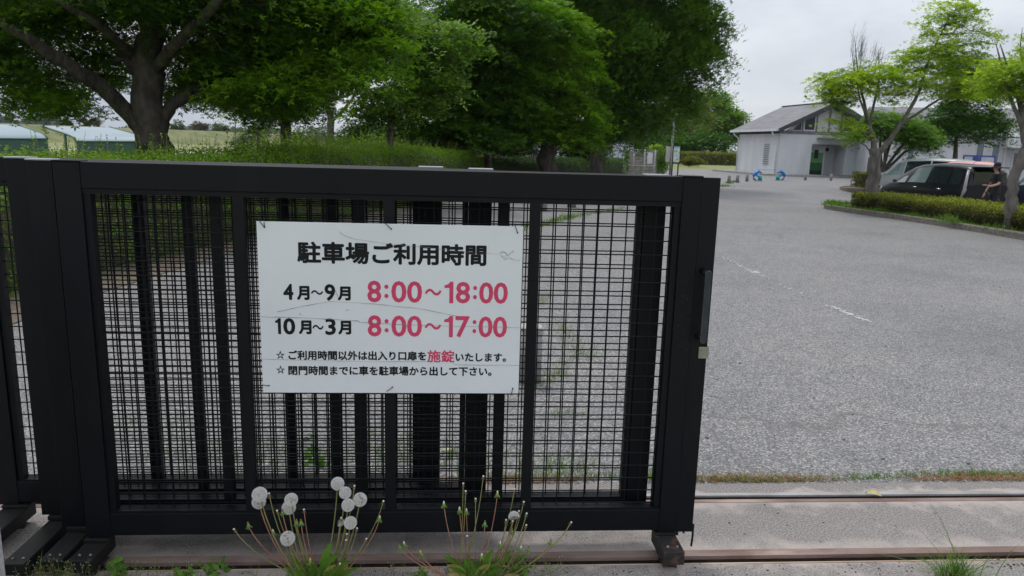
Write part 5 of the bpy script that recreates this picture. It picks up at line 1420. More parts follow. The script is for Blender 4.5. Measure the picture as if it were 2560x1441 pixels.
# far wood line
P = []; 
for px in np.arange(-140, 175, 5.0):
    top = 300 + 8 * math.sin(px * .045) + 5 * math.sin(px * .13 + 1) - (10 if px < 35 else 0)
    for k in range(120):
        P.append(at(px + random.uniform(-5, 5), random.uniform(top, 322) if random.random() < .8 else top + random.random() * 3, 620 + random.uniform(-15, 15)))
for px in np.arange(170, 700, 5.0):
    top = 321 + 3 * math.sin(px * .05) + 2 * math.sin(px * .17) + (px - 170) * .012
    for k in range(50): P.append(at(px + random.uniform(-5, 5), random.uniform(top, 336), 620 + random.uniform(-15, 15)))
P = np.array(P)
WOOD = leafmat('hazed_wood_leaf', (0.06, 0.09, 0.075), (0.105, 0.135, 0.10), 0.2, 0.8)  # bluish tone paints distance haze into the leaf colour
tag(leafobj('distant_wood', P, RNG.normal(size=P.shape) + [0, -1, .4], RNG.uniform(1.6, 3.6, len(P)), 'quad', WOOD), 'blue-green wood on the horizon at far left', 'wood', kind='stuff')
# pylon
py_ = at(135, 318, 600); pt = at(134, 283, 600)
pl = thing('pylon', 'tiny grey lattice pylon on the horizon at far left', 'pylon', (py_[0], py_[1], 0))
mb = MB(); hgt = pt[2]
for s, q in ((-1, -1), (1, -1), (-1, 1), (1, 1)): mb.tube([(py_[0] + s * 1.6, py_[1] + q * 1.6, 0), (py_[0] + s * .3, py_[1] + q * .3, hgt)], .14, 4)
for z, w in ((hgt * .95, 3), (hgt * .85, 3.6), (hgt * .75, 3)): mb.tube([(py_[0] - w, py_[1], z), (py_[0] + w, py_[1], z)], .12, 4)
for k in range(8):
    z0_, z1_ = hgt * k / 8, hgt * (k + 1) / 8; w0, w1 = 1.6 - 1.3 * k / 8, 1.6 - 1.3 * (k + 1) / 8
    mb.tube([(py_[0] - w0, py_[1] - w0, z0_), (py_[0] + w1, py_[1] - w1, z1_)], .07, 4); mb.tube([(py_[0] + w0, py_[1] - w0, z0_), (py_[0] - w1, py_[1] - w1, z1_)], .07, 4)
mb.build('lattice', mat('pylon_grey', (0.3, 0.32, 0.35), (0.35, 0.37, 0.4), 1, 0.6), pl)

# right side: young light green maples
Y9 = 21.3
b9 = at(2186, 480, Y9); b9[2] = .12
tree('maple_tree', 'young light green maple with a stout pale trunk, at the tip of the near island', b9,
     [([tuple(b9), tuple(at(2183, 440, Y9)), tuple(at(2188, 400, Y9)), tuple(at(2186, 372, Y9))], [.20, .18, .165, .13]),
      L1([(2186, 385, 0), (2180, 340, 0), (2172, 310, 0), (2163, 270, 0), (2152, 220, .1), (2142, 160, .2), (2138, 110, .3), (2136, 92, .3)], Y9, [0.0888, 0.0740, 0.0555, 0.0407, 0.0296, 0.0185, 0.0089, 0.0044]),
      L1([(2196, 385, 0), (2225, 350, -.1), (2252, 310, -.2), (2275, 275, -.2), (2300, 225, 0), (2315, 170, .2), (2340, 110, .3), (2375, 40, .3)], Y9, [0.0888, 0.0703, 0.0592, 0.0518, 0.0407, 0.0296, 0.0222, 0.0089]),
      L1([(2252, 312, 0), (2300, 280, .2), (2345, 250, .4), (2400, 225, .5), (2460, 195, .6)], Y9, [0.0444, 0.0370, 0.0296, 0.0222, 0.0089]),
      L1([(2176, 350, 0), (2150, 325, -.2), (2125, 312, -.3)], Y9, [0.0370, 0.0222, 0.0111]), L1([(2178, 385, 0), (2165, 365, -.1), (2140, 350, -.2), (2128, 345, -.2)], Y9, [0.0222, 0.0148, 0.0111, 0.0074]),
      L1([(2174, 310, 0), (2190, 240, .2), (2200, 190, .2), (2195, 130, .2), (2205, 118, .2)], Y9, [0.0444, 0.0296, 0.0185, 0.0089, 0.0044]),
      L1([(2172, 310, 0), (2150, 250, -.3), (2140, 200, -.3), (2128, 120, -.3)], Y9, [0.0370, 0.0259, 0.0148, 0.0044])],
     [E(2110, 205, Y9 - .1, 78, 42, 1.1), E(2190, 190, Y9, 85, 48, 1.2), E(2110, 315, Y9, 50, 22, .8), E(2080, 235, Y9, 45, 30, .8), E(2230, 235, Y9, 60, 25, .8), E(2100, 250, Y9, 45, 18, .6), E(2380, 120, Y9 + .3, 100, 90, 1.1), E(2285, 175, Y9, 60, 60, 1.0), E(2400, 215, Y9 + .3, 120, 32, 1.0), E(2390, 25, Y9 + .2, 65, 35, .8)],
     300, .38, 60, YOUNG, 'maple', .08, .10, .25, .75, .4, BARK_PALE, twig=.007, joins=.9,
     extra=[tuple(at(x, y, Y9 + dy)) for x, y, dy in ((2062, 195, 0), (2045, 190, 0), (2075, 215, 0), (2085, 300, -.2), (2110, 292, -.2), (2075, 302, -.2), (2130, 330, -.2), (2100, 335, 0), (2120, 350, -.2),
                                                     (2070, 236, 0), (2140, 155, 0), (2105, 275, 0), (2290, 125, 0), (2260, 130, 0), (2330, 85, 0), (2300, 60, 0), (2320, 45, 0), (2360, 50, 0), (2400, 45, 0), (2440, 55, 0), (2370, 15, 0), (2345, 8, 0), (2420, 12, 0), (2450, 25, 0),
                                                     (2300, 95, 0), (2350, 95, 0), (2400, 90, 0), (2450, 90, 0), (2480, 85, 0), (2250, 140, 0), (2330, 120, 0), (2380, 115, 0), (2290, 215, 0), (2340, 215, 0), (2400, 210, 0), (2440, 235, 0), (2330, 240, 0), (2270, 215, 0), (2380, 235, 0), (2430, 130, 0), (2510, 95, .2), (2490, 235, 0)
                                                     , (2370, 140, 0), (2410, 150, .3), (2350, 165, .4), (2440, 165, .4), (2320, 145, .3), (2290, 170, .4), (2390, 180, .4), (2480, 150, .4))])
# bare twigs at its top
tw = MB()
for k in range(60):
    x0, y0 = (random.gauss(2142, 10), random.uniform(130, 190)) if k < 34 else (random.gauss(2185, 14), random.uniform(140, 180))
    p = at(x0, y0, Y9 + .1); ln = random.uniform(.4, .95) * (1 if k < 34 else .6); a = random.gauss(.12 if k > 33 else 0.02, .12)
    tw.tube([p, p + np.array([a * ln * .4, .02, ln * .6]), p + np.array([a * ln * 1.4, .03, ln])], [.0045, .003, .0014], 3, caps=False)
    for q_ in range(3):
        f_ = random.uniform(.2, .8); b_0 = p + np.array([a * ln * f_, .02, ln * f_]); tw.tube([b_0, b_0 + [random.gauss(0.03, .06), 0, random.uniform(.08, .25)]], [.0025, .001], 3, caps=False)
_t = [o for o in COL.objects if o.name.startswith('maple_tree') and 'tip of the near island' in o.get('label', '')][0]
tw.build('bare_twigs', BARK_PALE, _t)
Y10 = 15.9
b10 = at(2528, 530, Y10); b10[2] = .12
tree('maple_tree', 'leaning pale trunked maple at the right edge of the photo', b10,
     [([tuple(b10), tuple(at(2528, 500, Y10)), tuple(at(2532, 460, Y10)), tuple(at(2548, 410, Y10)), tuple(at(2566, 365, Y10)), tuple(at(2556, 320, Y10)), tuple(at(2556, 280, Y10))], [.135, .118, .108, .108, .10, .07, .055]),
      L1([(2558, 320, 0), (2535, 270, 0), (2515, 210, 0), (2500, 150, .1), (2490, 110, .1)], Y10, [.05, .04, .03, .02, .008]),
      L1([(2556, 290, 0), (2540, 220, .2), (2520, 170, .2), (2500, 110, .3)], Y10, [.055, .04, .025, .01]),
      L1([(2566, 370, 0), (2620, 300, 0), (2680, 200, 0), (2700, 60, 0)], Y10, [.10, .08, .05, .02]),
      L1([(2556, 300, 0), (2562, 200, .1), (2550, 120, .2), (2556, 70, .2)], Y10, [.05, .03, .012, .005])],
     [E(2640, 160, Y10, 130, 110, 1.5), E(2520, 185, Y10, 75, 55, 1.1), E(2550, 240, Y10, 45, 25, .7)],
     190, .32, 50, YOUNG, 'maple', .075, .18, .3, .75, .4, BARK_PALE, twig=.006, joins=.9,
     extra=[tuple(at(x, y, Y10)) for x, y in ((2480, 165), (2505, 160), (2530, 165), (2555, 170), (2470, 150), (2500, 190), (2545, 195), (2560, 185), (2480, 200), (2535, 225), (2565, 230), (2520, 180))])
simple_tree('maple_tree', 'dark green multi-stemmed maple behind the silver van', 2392, 40, .16, 425, [(2400, 300, 95, 62), (2470, 310, 60, 55), (2340, 320, 60, 40), (2440, 210, 80, 60), (2400, 160, 70, 50)], 260, .8, 70, MIDG, .15, 'maple', .25, .3, .3, None)
b11 = at(2212, 450, 34.5); b11[2] = .1
tree('maple_tree', 'low multi-stemmed maple just right of the stout pale trunk', b11,
     [([tuple(b11), tuple(at(x1, y1, 34.5)), tuple(at(x2, y2, 34.5 + d)), tuple(at(x3, y3, 34.5 + d))], [.10, .075, .06, .02]) for x1, y1, x2, y2, x3, y3, d in
      ((2208, 420, 2225, 360, 2250, 300, .3), (2214, 420, 2250, 370, 2300, 330, 0), (2205, 425, 2200, 370, 2205, 310, .2), (2216, 425, 2262, 380, 2330, 350, -.3), (2210, 420, 2215, 350, 2185, 300, -.2))],
     [E(2270, 330, 34.5, 85, 36, 2.0), E(2215, 300, 34.5, 70, 30, 1.6), E(2300, 368, 34.3, 50, 12, 1.0), E(2150, 335, 34.5, 50, 14, 1.0)], 150, .6, 60, MIDG, 'maple', .13, .2, .3, .7, .35, BARK, twig=.01, joins=.7)

# ------------------------------------------------------------------ rest house (white block with the gable roof)
WALL = mat('white_block_wall', (0.60, 0.61, 0.63), (0.68, 0.68, 0.69), 1.1, 0.9, 0.05, 40, c3=(0.53, 0.54, 0.56), s3=.8, f3=(.5, .8), stretch=(1, 1, .35))
WALL2 = mat('white_render_wall', (0.56, 0.55, 0.57), (0.64, 0.63, 0.65), .8, 0.9, 0.05, 30, stretch=(1, 1, .4))
ROOFM = mat('grey_shingle', (0.165, 0.16, 0.17), (0.215, 0.21, 0.22), 2.2, 0.85, 0.4, 12, c3=(0.15, 0.145, 0.15), s3=.9, stretch=(1, .3, 1))
FASCIA = mat('dark_fascia', (0.035, 0.037, 0.043), (0.05, 0.052, 0.06), 3, 0.6)
TRIM_W = mat('white_trim', (0.58, 0.60, 0.62), (0.68, 0.70, 0.72), 3, 0.6)
BEAM = mat('grey_beam', (0.15, 0.135, 0.14), (0.22, 0.205, 0.215), 4, 0.8)
SOFFIT = mat('brown_soffit', (0.05, 0.035, 0.028), (0.08, 0.055, 0.045), 5, 0.8)
GLASS = mat('dark_glass', (0.03, 0.04, 0.05), (0.045, 0.055, 0.065), 1, 0.06, spec=0.9)
GREEN_L = mat('light_green_wall', (0.11, 0.30, 0.10), (0.14, 0.35, 0.12), 3, 0.7)
GREEN_D = mat('dark_green_wall', (0.015, 0.11, 0.03), (0.02, 0.14, 0.04), 3, 0.6)
DARKW = mat('dark_wall_base', (0.02, 0.022, 0.02), (0.035, 0.035, 0.033), 3, 0.7)
MAT_G = mat('green_mat', (0.01, 0.16, 0.075), (0.015, 0.21, 0.10), 6, 0.95)
PAVE = mat('pale_paving', (0.26, 0.25, 0.245), (0.34, 0.325, 0.315), 3, 0.9, .2, 40)
BO = np.array([19.467, 54.778]); BA = 0.16466
bx, by = np.array([math.cos(BA), math.sin(BA)]), np.array([-math.sin(BA), math.cos(BA)])
def BL_(x, y, z): p = BO + bx * x + by * y; return (p[0], p[1], z)
bt = thing('rest_house', 'white rest house with grey gable roof and an open doorway showing green walls', 'building', (*BO, 0), BA)
def bb(name, m_, *boxes, parent=None):
    q = MB()
    for a in boxes: q.box(*a)
    return q.xf(BL_).build(name, m_, parent or bt)
W_, D_, EH, AH = 7.65, 6.5, 3.41, 5.37
bb('wall', WALL, (0, 2.6, 0, .2, 0, 3.05), (5.4, W_, 0, .2, 0, 3.05), (2.6, 5.4, 0, .2, 2.36, 3.05), (0, .2, .2, D_, 0, 3.05), (W_ - .2, W_, .2, D_, 0, 3.05), (.2, W_ - .2, D_ - .2, D_, 0, 3.05))
bb('beam', BEAM, (-.02, W_ + .02, -.03, .17, 3.052, 3.28))
bb('soffit', SOFFIT, (-.01, .16, .172, D_, 3.052, 3.36))
bb('inner_wall', WALL2, (.2, 2.3, 1.7, 1.82, 0, 3.0), (4.15, 4.3, .9, 3, 0, 3.0), (4.3, 5.7, 1.5, 1.6, 0, 3.0), (2.4, 2.59, .2, 1.7, 0, 3.0), (5.41, 5.6, .2, 1.5, 0, 3.0))
bb('back_wall', WALL2, (2.6, 4.15, .9, .995, 0, 2.6))
bb('green_panel', GREEN_L, (2.602, 4.148, .885, .898, 1.0, 1.75)); bb('green_panel', GREEN_D, (2.602, 4.148, .882, .898, .42, .998)); bb('dark_panel', DARKW, (2.602, 4.148, .88, .898, 0, .418))
bb('notice', DARKW, (3.4, 3.72, .86, .879, 1.3, 1.95))
bb('gable_wall', WALL2, (.2, W_ - .2, .175, .195, 3.05, 3.29))
gm = MB().prism([(.4, 3.282), (W_ - .4, 3.282), (W_ / 2, AH - .30)], 0.05, .17, 'y'); gm.xf(BL_).build('gable_wall', WALL2, bt)
def gwin(poly, nm='window'):
    f = MB().prism(poly, -.015, .049, 'y').xf(BL_).build(nm, TRIM_W, bt)
    c = np.mean(np.array(poly), 0); p2 = [tuple(c + (np.array(p) - c) * .84) for p in poly]
    MB().prism(p2, -.02, -.0155, 'y').xf(BL_).build('pane', GLASS, f)
sl = (AH - EH) / (W_ / 2 + .5)
def zt_(x): return EH - .30 + (x + .5) * sl - .02
gwin([(.85, 3.30), (1.62, 3.30), (1.62, zt_(1.62))])
gwin([(1.78, 3.30), (2.72, 3.30), (2.72, zt_(2.72)), (1.78, zt_(1.78))])
gwin([(W_ - .85, 3.30), (W_ - 1.62, zt_(1.62)), (W_ - 1.62, 3.30)])
gwin([(W_ - 1.78, 3.30), (W_ - 1.78, zt_(1.78)), (W_ - 2.72, zt_(2.72)), (W_ - 2.72, 3.30)])
bb('mullion', BEAM, (1.66, 1.74, -.03, .048, 3.285, zt_(1.7)), (2.77, 2.87, -.03, .048, 3.285, zt_(2.8)), (W_ / 2 - .05, W_ / 2 + .05, -.03, .048, 3.285, zt_(W_ / 2)), (W_ - 2.87, W_ - 2.77, -.03, .048, 3.285, zt_(2.8)))
rfo = None
for sgn in (0, 1):
    X = lambda x: x if sgn == 0 else W_ - x
    q = MB().prism([(X(-.5), EH - .16), (X(-.5), EH - .02), (W_ / 2, AH + .06), (W_ / 2, AH - .12)], -.65, D_ + .5, 'y').xf(BL_).build('roof', ROOFM, bt)
    rfo = rfo or q
for sgn in (0, 1):
    X = lambda x: x if sgn == 0 else W_ - x
    MB().prism([(X(-.52), EH - .30), (X(-.52), EH + .01), (W_ / 2, AH + .10), (W_ / 2, AH - .30)], -.75, -.652, 'y').xf(BL_).build('fascia', FASCIA, rfo)
MB().box(-.66, -.51, -.6, D_ + .5, EH - .2, EH - .03).xf(BL_).build('gutter', TRIM_W, rfo)
MB().box(W_ / 2 - .12, W_ / 2 + .12, -.75, D_ + .5, AH + .062, AH + .11).xf(BL_).build('ridge', FASCIA, rfo)
for yy in (.15, D_ - .1):
    MB().tube([BL_(-.58, yy, EH - .2), BL_(-.56, yy, EH - .36), BL_(-.2, yy, EH - .62), BL_(-.12, yy, EH - .8), BL_(-.12, yy, .05)], .055, 8).build('downpipe', TRIM_W, bt)
wf = bb('window', TRIM_W, (-.03, -.001, 1.35, 2.25, .72, 2.38))
bb('pane', mat('louvre', (0.16, 0.18, 0.19), (0.26, 0.29, 0.30), 2, .3, stretch=(1, 1, 6)), *[(-.055, -.031, 1.42, 2.18, .76 + k * .16, .87 + k * .16) for k in range(10)], parent=wf)
bb('canopy', BEAM, (2.95, 6.0, -.9, -.001, 2.72, 2.84))
bb('lintel', BEAM, (2.62, 5.38, -.02, .19, 2.22, 2.358))
bb('plinth', PAVE, (-1.6, -.001, -1.0, D_ + 1.2, -.02, .13), (-.001, W_ + 1, -1.9, -.001, -.02, .12))
lamp = MB().sphere(BL_(4.75, 1.42, 2.0), .14, 10); lamp.build('wall_lamp', DARKW, bt)
gmn = thing('entrance_mat', 'green entrance mat in front of the doorway of the rest house', 'mat', BL_(4.5, -1.1, .12), BA)
MB().box(2.9, 5.9, -1.75, -.2, .1215, .132).xf(BL_).build('mat', MAT_G, gmn)

# long building behind the right-hand trees
lb_o = at(2215, 400, 49)[:2]; lb_e = at(2760, 400, 47)[:2]; LBA = math.atan2(lb_e[1] - lb_o[1], lb_e[0] - lb_o[0])
lx, ly = np.array([math.cos(LBA), math.sin(LBA)]), np.array([-math.sin(LBA), math.cos(LBA)])
def LL(x, y, z): p = lb_o + lx * x + ly * y; return (p[0], p[1], z)
lt_ = thing('park_office', 'long low white building with grey roof behind the cars and trees, right', 'building', (*lb_o, 0), LBA)
MB().box(0, 15, 0, 7, -.3, 3.1).xf(LL).build('wall', WALL2, lt_)
MB().prism([(-.4, 3.102), (-.4, 3.22), (3.5, 5.0), (7.4, 3.22), (7.4, 3.102)], -.4, 15.4, 'x').xf(LL).build('roof', ROOFM, lt_)
MB().box(-.45, 15.45, -.5, -.401, 3.05, 3.26).xf(LL).build('gutter', TRIM_W, lt_)
def lwin(px0, px1, z0, z1):
    a = (at(px0, 390, 48.6)[:2] - lb_o) @ lx; b = (at(px1, 390, 48.2)[:2] - lb_o) @ lx
    f = MB().box(a, b, -.04, -.001, z0, z1).xf(LL).build('window', TRIM_W, lt_)
    MB().box(a + .05, b - .05, -.05, -.041, z0 + .05, z1 - .05).xf(LL).build('pane', mat('blue_glass', (0.10, 0.13, 0.16), (0.14, 0.17, 0.20), .5, .1, spec=.8), f)
for a, b in ((2270, 2292), (2430, 2456), (2466, 2492), (2600, 2630)): lwin(a, b, 1.0, 2.6)
a = (at(2500, 390, 48)[:2] - lb_o) @ lx
MB().box(a, a + 3, -1.6, -.041, 2.35, 2.95).xf(LL).build('porch', WALL2, lt_)
d_ = MB().box(a + .7, a + 1.7, -.05, -.001, -.2, 2.2).xf(LL).build('door', TRIM_W, lt_)
MB().box(a + .78, a + 1.62, -.06, -.051, 1.0, 2.05).xf(LL).build('pane', GLASS, d_)
MB().box(a + .9, a + 1.3, -.07, -.061, 1.1, 1.7).xf(LL).build('notice', TRIM_W, d_)
MB().tube([LL(a + .2, -.1, 3.1), LL(a + .2, -.1, 0)], .05, 8).build('downpipe', TRIM_W, lt_)
# blue framed notice boards
BLUEF = mat('blue_frame', (0.02, 0.06, 0.34), (0.03, 0.09, 0.42), 3, .4)
POSTER = mat('poster', (0.52, 0.55, 0.62), (0.66, 0.66, 0.70), 5, .6, c3=(0.55, 0.30, 0.32), s3=6, f3=(.6, .66))
for i, (x0, x1, lab) in enumerate(((2408, 2446, 'left blue framed board with posters behind the black minivan'), (2450, 2489, 'right blue framed board with posters behind the black minivan'))):
    p0, p1 = at(x0, 400, 40), at(x1, 400, 40); t = thing('notice_board', lab, 'notice board', (p0[0], 40, -.1), 0, 'blue framed notice boards')
    w = p1[0] - p0[0]; y = 40
    f = MB().box(p0[0], p1[0], y, y + .06, 1.72, 1.80); f.box(p0[0], p0[0] + .06, y, y + .06, .1, 1.7199); f.box(p1[0] - .3 if i == 0 else p1[0] - .06, p1[0], y, y + .06, .1, 1.7199)
    f.build('frame', BLUEF, t); MB().box(p0[0] + .0605, p1[0] - (.3005 if i == 0 else .0605), y + .02, y + .04, .9, 1.7).build('poster', POSTER, t)

# ------------------------------------------------------------------ white tank shed, fences, sign board, lamp pole
TANK = mat('tank_sheet', (0.50, 0.53, 0.60), (0.62, 0.65, 0.72), 1.5, 0.5, c3=(0.45, 0.46, 0.48), s3=2, f3=(.5, .7), stretch=(1, 1, .4))
tk = thing('storage_shed', 'white sheet metal shed standing behind the wire fence', 'shed', at(1523, 430, 50) * [1, 1, 0])
c0, c1_, c2_ = at(1526, 400, 50)[:2], at(1581, 400, 51.8)[:2], at(1330, 400, 55)[:2]
def shed_face(a, b, h0, h1, n):
    q = MB(); d = (b - a); L_ = np.linalg.norm(d); nn = np.array([d[1], -d[0]]) / L_
    for i in range(n):
        p = a + d * i / n; r = a + d * (i + 1) / n; z0, z1 = h0 + (h1 - h0) * i / n, h0 + (h1 - h0) * (i + 1) / n; o = nn * (.0 if i % 2 else .05)
        p, r = p + o, r + o
        q.add([(*p, 0), (*r, 0), (*r, z1), (*p, z0)], [(0, 1, 2, 3)])
        if i < n - 1:
            r2 = r - o + nn * (.05 if i % 2 else .0); q.add([(*r, 0), (*r2, 0), (*r2, z1), (*r, z1)], [(0, 1, 2, 3)])
    return q
q = shed_face(c0, c1_, 3.55, 3.1, 6); q2 = shed_face(c2_, c0, 3.4, 3.55, 16); q.add(q2.v, q2.f)
c3_ = c1_ + (c2_ - c0); q.add([(*c1_, 3.1), (*c3_, 3.1), (*c2_, 3.4), (*c0, 3.55)], [(0, 1, 2, 3)]); q.add([(*c1_, 0), (*c3_, 0), (*c3_, 3.1), (*c1_, 3.1)], [(0, 1, 2, 3)])
q.build('sheet_wall', TANK, tk)
MB().tube([(*c0, 0), (*c0, 3.56), (*c1_, 3.12), (*c1_, 0)], .06, 6).build('corner_trim', TRIM_W, tk)
MB().tube([(*(c0 + [0, -.06]), 1.9), (*(c1_ + [0, -.06]), 1.85)], .03, 6).build('band', TRIM_W, tk)
WIREF = mat('fence_white', (0.42, 0.41, 0.38), (0.55, 0.54, 0.50), 5, .6, c3=(.25, .2, .15), s3=4, f3=(.6, .75))
fx = [1557, 1584, 1611, 1637, 1655]; fy = [46.5, 46.4, 46.4, 47.0, 49.0]
ft = thing('wire_fence', 'rusty white wire mesh fence with a notice sheet on it', 'fence', at(1557, 437, 46.5) * [1, 1, 0])
FP = [at(x, 400, y)[:2] for x, y in zip(fx, fy)]
for p in FP: MB().tube([(*p, -.05), (*p, 1.62)], .035, 6).build('post', WIREF, ft)
w = MB()
for i in range(len(FP) - 1):
    a, b = FP[i], FP[i + 1]
    for k in range(17): z = .08 + k * .095; w.tube([(*a, z), (*b, z)], .009, 3, caps=False)
    for k in range(1, 8): p = a + (b - a) * k / 8; w.tube([(*p, .05), (*p, 1.6)], .007, 3, caps=False)
    w.tube([(*a, .62), (*b, .62)], .022, 4)
w.build('wire_mesh', WIREF, ft)
a = at(1618, 400, 46.45)[:2]; MB().box(a[0], a[0] + .33, 46.42, 46.435, .75, 1.45).build('notice_sheet', TRIM_W, ft)
vine = thing('climbing_shrub', 'leafy light green climber on the right end of the wire fence', 'shrub', (*FP[4], 0))
Pv = at(1657, 405, 47.6) + RNG.normal(scale=1, size=(1300, 3)) * [.16, .2, .42]; Pv[:, 2] = np.abs(Pv[:, 2])
MB().tube([(Pv[0][0], 47.2, 0), (Pv[0][0], 47.2, 1.2)], .02, 5).build('stem', BARK, vine)
leafobj('foliage', Pv, RNG.normal(size=Pv.shape) + [0, -1, 1], .12, 'quad', MIDG, vine)
vine2 = thing('climbing_shrub', 'thin green climber on the left part of the wire fence', 'shrub', (*FP[0], 0))
Pv = at(1566, 402, 46.2) + RNG.normal(scale=1, size=(350, 3)) * [.08, .15, .5]; Pv[:, 2] = np.abs(Pv[:, 2])
MB().tube([(Pv[0][0], 46.2, 0), (Pv[0][0], 46.2, 1.2)], .02, 5).build('stem', BARK, vine2)
leafobj('foliage', Pv, RNG.normal(size=Pv.shape) + [0, -1, 1], .11, 'quad', MIDG, vine2)
wv_ = thing('low_wall', 'weathered brown block wall behind the wire fence', 'wall', at(1570, 430, 49.5) * [1, 1, 0])
p0 = at(1566, 400, 49.3)[:2]; p1 = at(1648, 400, 50.2)[:2]; MB().add([(*p0, 0), (*p1, 0), (*p1, 1.45), (*p0, 1.45), (*(p0 + [.1, .25]), 0), (*(p1 + [.1, .25]), 0), (*(p1 + [.1, .25]), 1.45), (*(p0 + [.1, .25]), 1.45)], [(0, 1, 2, 3), (4, 7, 6, 5), (3, 2, 6, 7), (0, 3, 7, 4), (1, 5, 6, 2)]).build('wall', mat('brown_block', (0.13, 0.115, 0.095), (0.24, 0.215, 0.18), 3, .9, .3, 20, c3=(.10, .12, .05), s3=2), wv_)
gf = thing('board_fence', 'weathered grey board fence behind the clipped hedge', 'fence', at(1175, 430, 44) * [1, 1, 0])
q = MB(); p0 = at(1165, 400, 43)[:2]; p1 = at(1345, 400, 47)[:2]; nb = 46
for i in range(nb):
    a = p0 + (p1 - p0) * i / nb; b = p0 + (p1 - p0) * (i + .82) / nb; q.add([(*a, 0), (*b, 0), (*b, 1.42), (*a, 1.42), (*(a + [0, .03]), 0), (*(b + [0, .03]), 0), (*(b + [0, .03]), 1.42), (*(a + [0, .03]), 1.42)], [(0, 1, 2, 3), (4, 7, 6, 5), (3, 2, 6, 7), (0, 3, 7, 4), (1, 5, 6, 2)])
q.tube([(*(p0 + [0, .05]), 1.2), (*(p1 + [0, .05]), 1.2)], .04, 4)
q.build('boards', mat('grey_boards', (0.13, 0.12, 0.11), (0.22, 0.21, 0.19), 3, .9), gf)
# small white-and-red car glimpsed behind the hedge is only a roof: parked far behind
# lamp pole
POLE = mat('galvanised', (0.40, 0.41, 0.43), (0.50, 0.51, 0.53), 3, 0.5, metal=.3)
pb = gat(1675, 440); lp = thing('lamp_pole', 'slim grey metal pole rising into the drooping tree', 'pole', pb)
MB().tube([pb, pb + [0, 0, 3], pb + [0.0, 0, 6.4]], [.085, .075, .06], 10).build('pole', POLE, lp)
MB().tube([pb, pb + [0, 0, .03]], .16, 10).build('base_plate', POLE, lp)
# map board
sb_ = thing('map_board', 'park map board with two panels on black posts by the lamp pole', 'sign', gat(1690, 440))
MAPM = mat('map_panel', (0.62, 0.66, 0.62), (0.70, 0.72, 0.68), 1.5, .5, c3=(0.18, 0.45, 0.25), s3=5, f3=(.52, .58))
PINKP = mat('beige_panel', (0.45, 0.41, 0.38), (0.5, 0.47, 0.44), 1.5, .6)
a = at(1683, 400, 46)[0]; b = at(1698, 400, 46)[0]; zt2 = 1.86; zb2 = .9
pn = MB().box(a, b, 46, 46.04, zb2, zt2).build('panel', MAPM, sb_)
MB().box(a, b, 45.99, 45.999, zt2 - .1, zt2).build('panel_header', mat('map_header', (.25, .45, .55), None, 2, .5), pn)
a2 = at(1664, 400, 46.4)[0]; b2_ = at(1675, 400, 46.4)[0]
MB().box(a2, b2_, 46.4, 46.44, zb2, zt2).build('panel', PINKP, sb_)
for x in (a - .05, (a + b) / 2 + .13): MB().box(x, x + .07, 46.045, 46.12, 0, zt2 + .03).build('post', DARKW, sb_)
MB().box((a + b) / 2 + .02, (a + b) / 2 + .32, 45.98, 46.2, 0, .08).build('foot', DARKW, sb_)

# ------------------------------------------------------------------ bollards
GRAN = mat('bollard_stone', (0.17, 0.16, 0.16), (0.27, 0.26, 0.25), 26, .9, .3, 60, c3=(.14, .13, .12), s3=5)
GRANT = mat('bollard_top', (0.32, 0.30, 0.28), (0.50, 0.48, 0.45), 60, .95, .4, 120)
def bollard(label, x, y, h, r, group='stone bollards'):
    t = thing('stone_bollard', label, 'bollard', (x, y, 0), 0, group)
    MB().tube([(x, y, 0), (x, y, h - .035)], [r, r * .98], 18).build('shaft', GRAN, t)
    MB().tube([(x, y, h - .0345), (x, y, h - .012), (x, y, h - .002), (x, y, h)], [r * .98, r * .98, r * .88, r * .6], 18).build('top', GRANT, t)
nb_ = gat(1331, 962); bollard('near stone bollard with a pale rough top, half hidden by the sign', nb_[0] - .02, nb_[1] + .075, .40, .083)
for (px, py, lab) in ((1263, 527, 'farther stone bollard seen through the wires left of a slat'), (1356, 528, 'farther stone bollard seen through the wires right of a slat'),
                      (1429, 519, 'small far stone bollard seen through the upper wires, rightmost behind the gate')):
    g = gat(px, py); bollard(lab, g[0], g[1], .44, .125)
for (px, py, lab) in ((1822, 458, 'stone bollard nearest the gate end, grass at its foot'), (1843, 457, 'stone bollard second from the gate end, a weed beside it'), (1867, 454, 'stone bollard next to the left animal barrier'),
                      (2013, 451, 'pale stone bollard left of the green mat'), (2077, 452, 'pale stone bollard before the green mat')):
    g = gat(px, py); bollard(lab, g[0], g[1], .40, .09 if px < 2000 else .08)
for px, py in ((1822, 459), (1836, 456), (1812, 467)):
    g = gat(px, py); n = 60
    tgg = thing('grass_tuft', {1822: 'tiny grass tuft at the foot of the bollard nearest the gate end', 1836: 'tiny grass tuft left of the second bollard', 1812: 'tiny grass tuft on the asphalt before the bollards'}[px], 'grass', g)
    blades('blade', g + RNG.normal(scale=.12, size=(n, 3)) * [1, .5, 0], np.stack([RNG.normal(scale=.05, size=n), RNG.normal(scale=.05, size=n), RNG.uniform(.04, .16, n)], 1), .03, GRASSB, tgg)

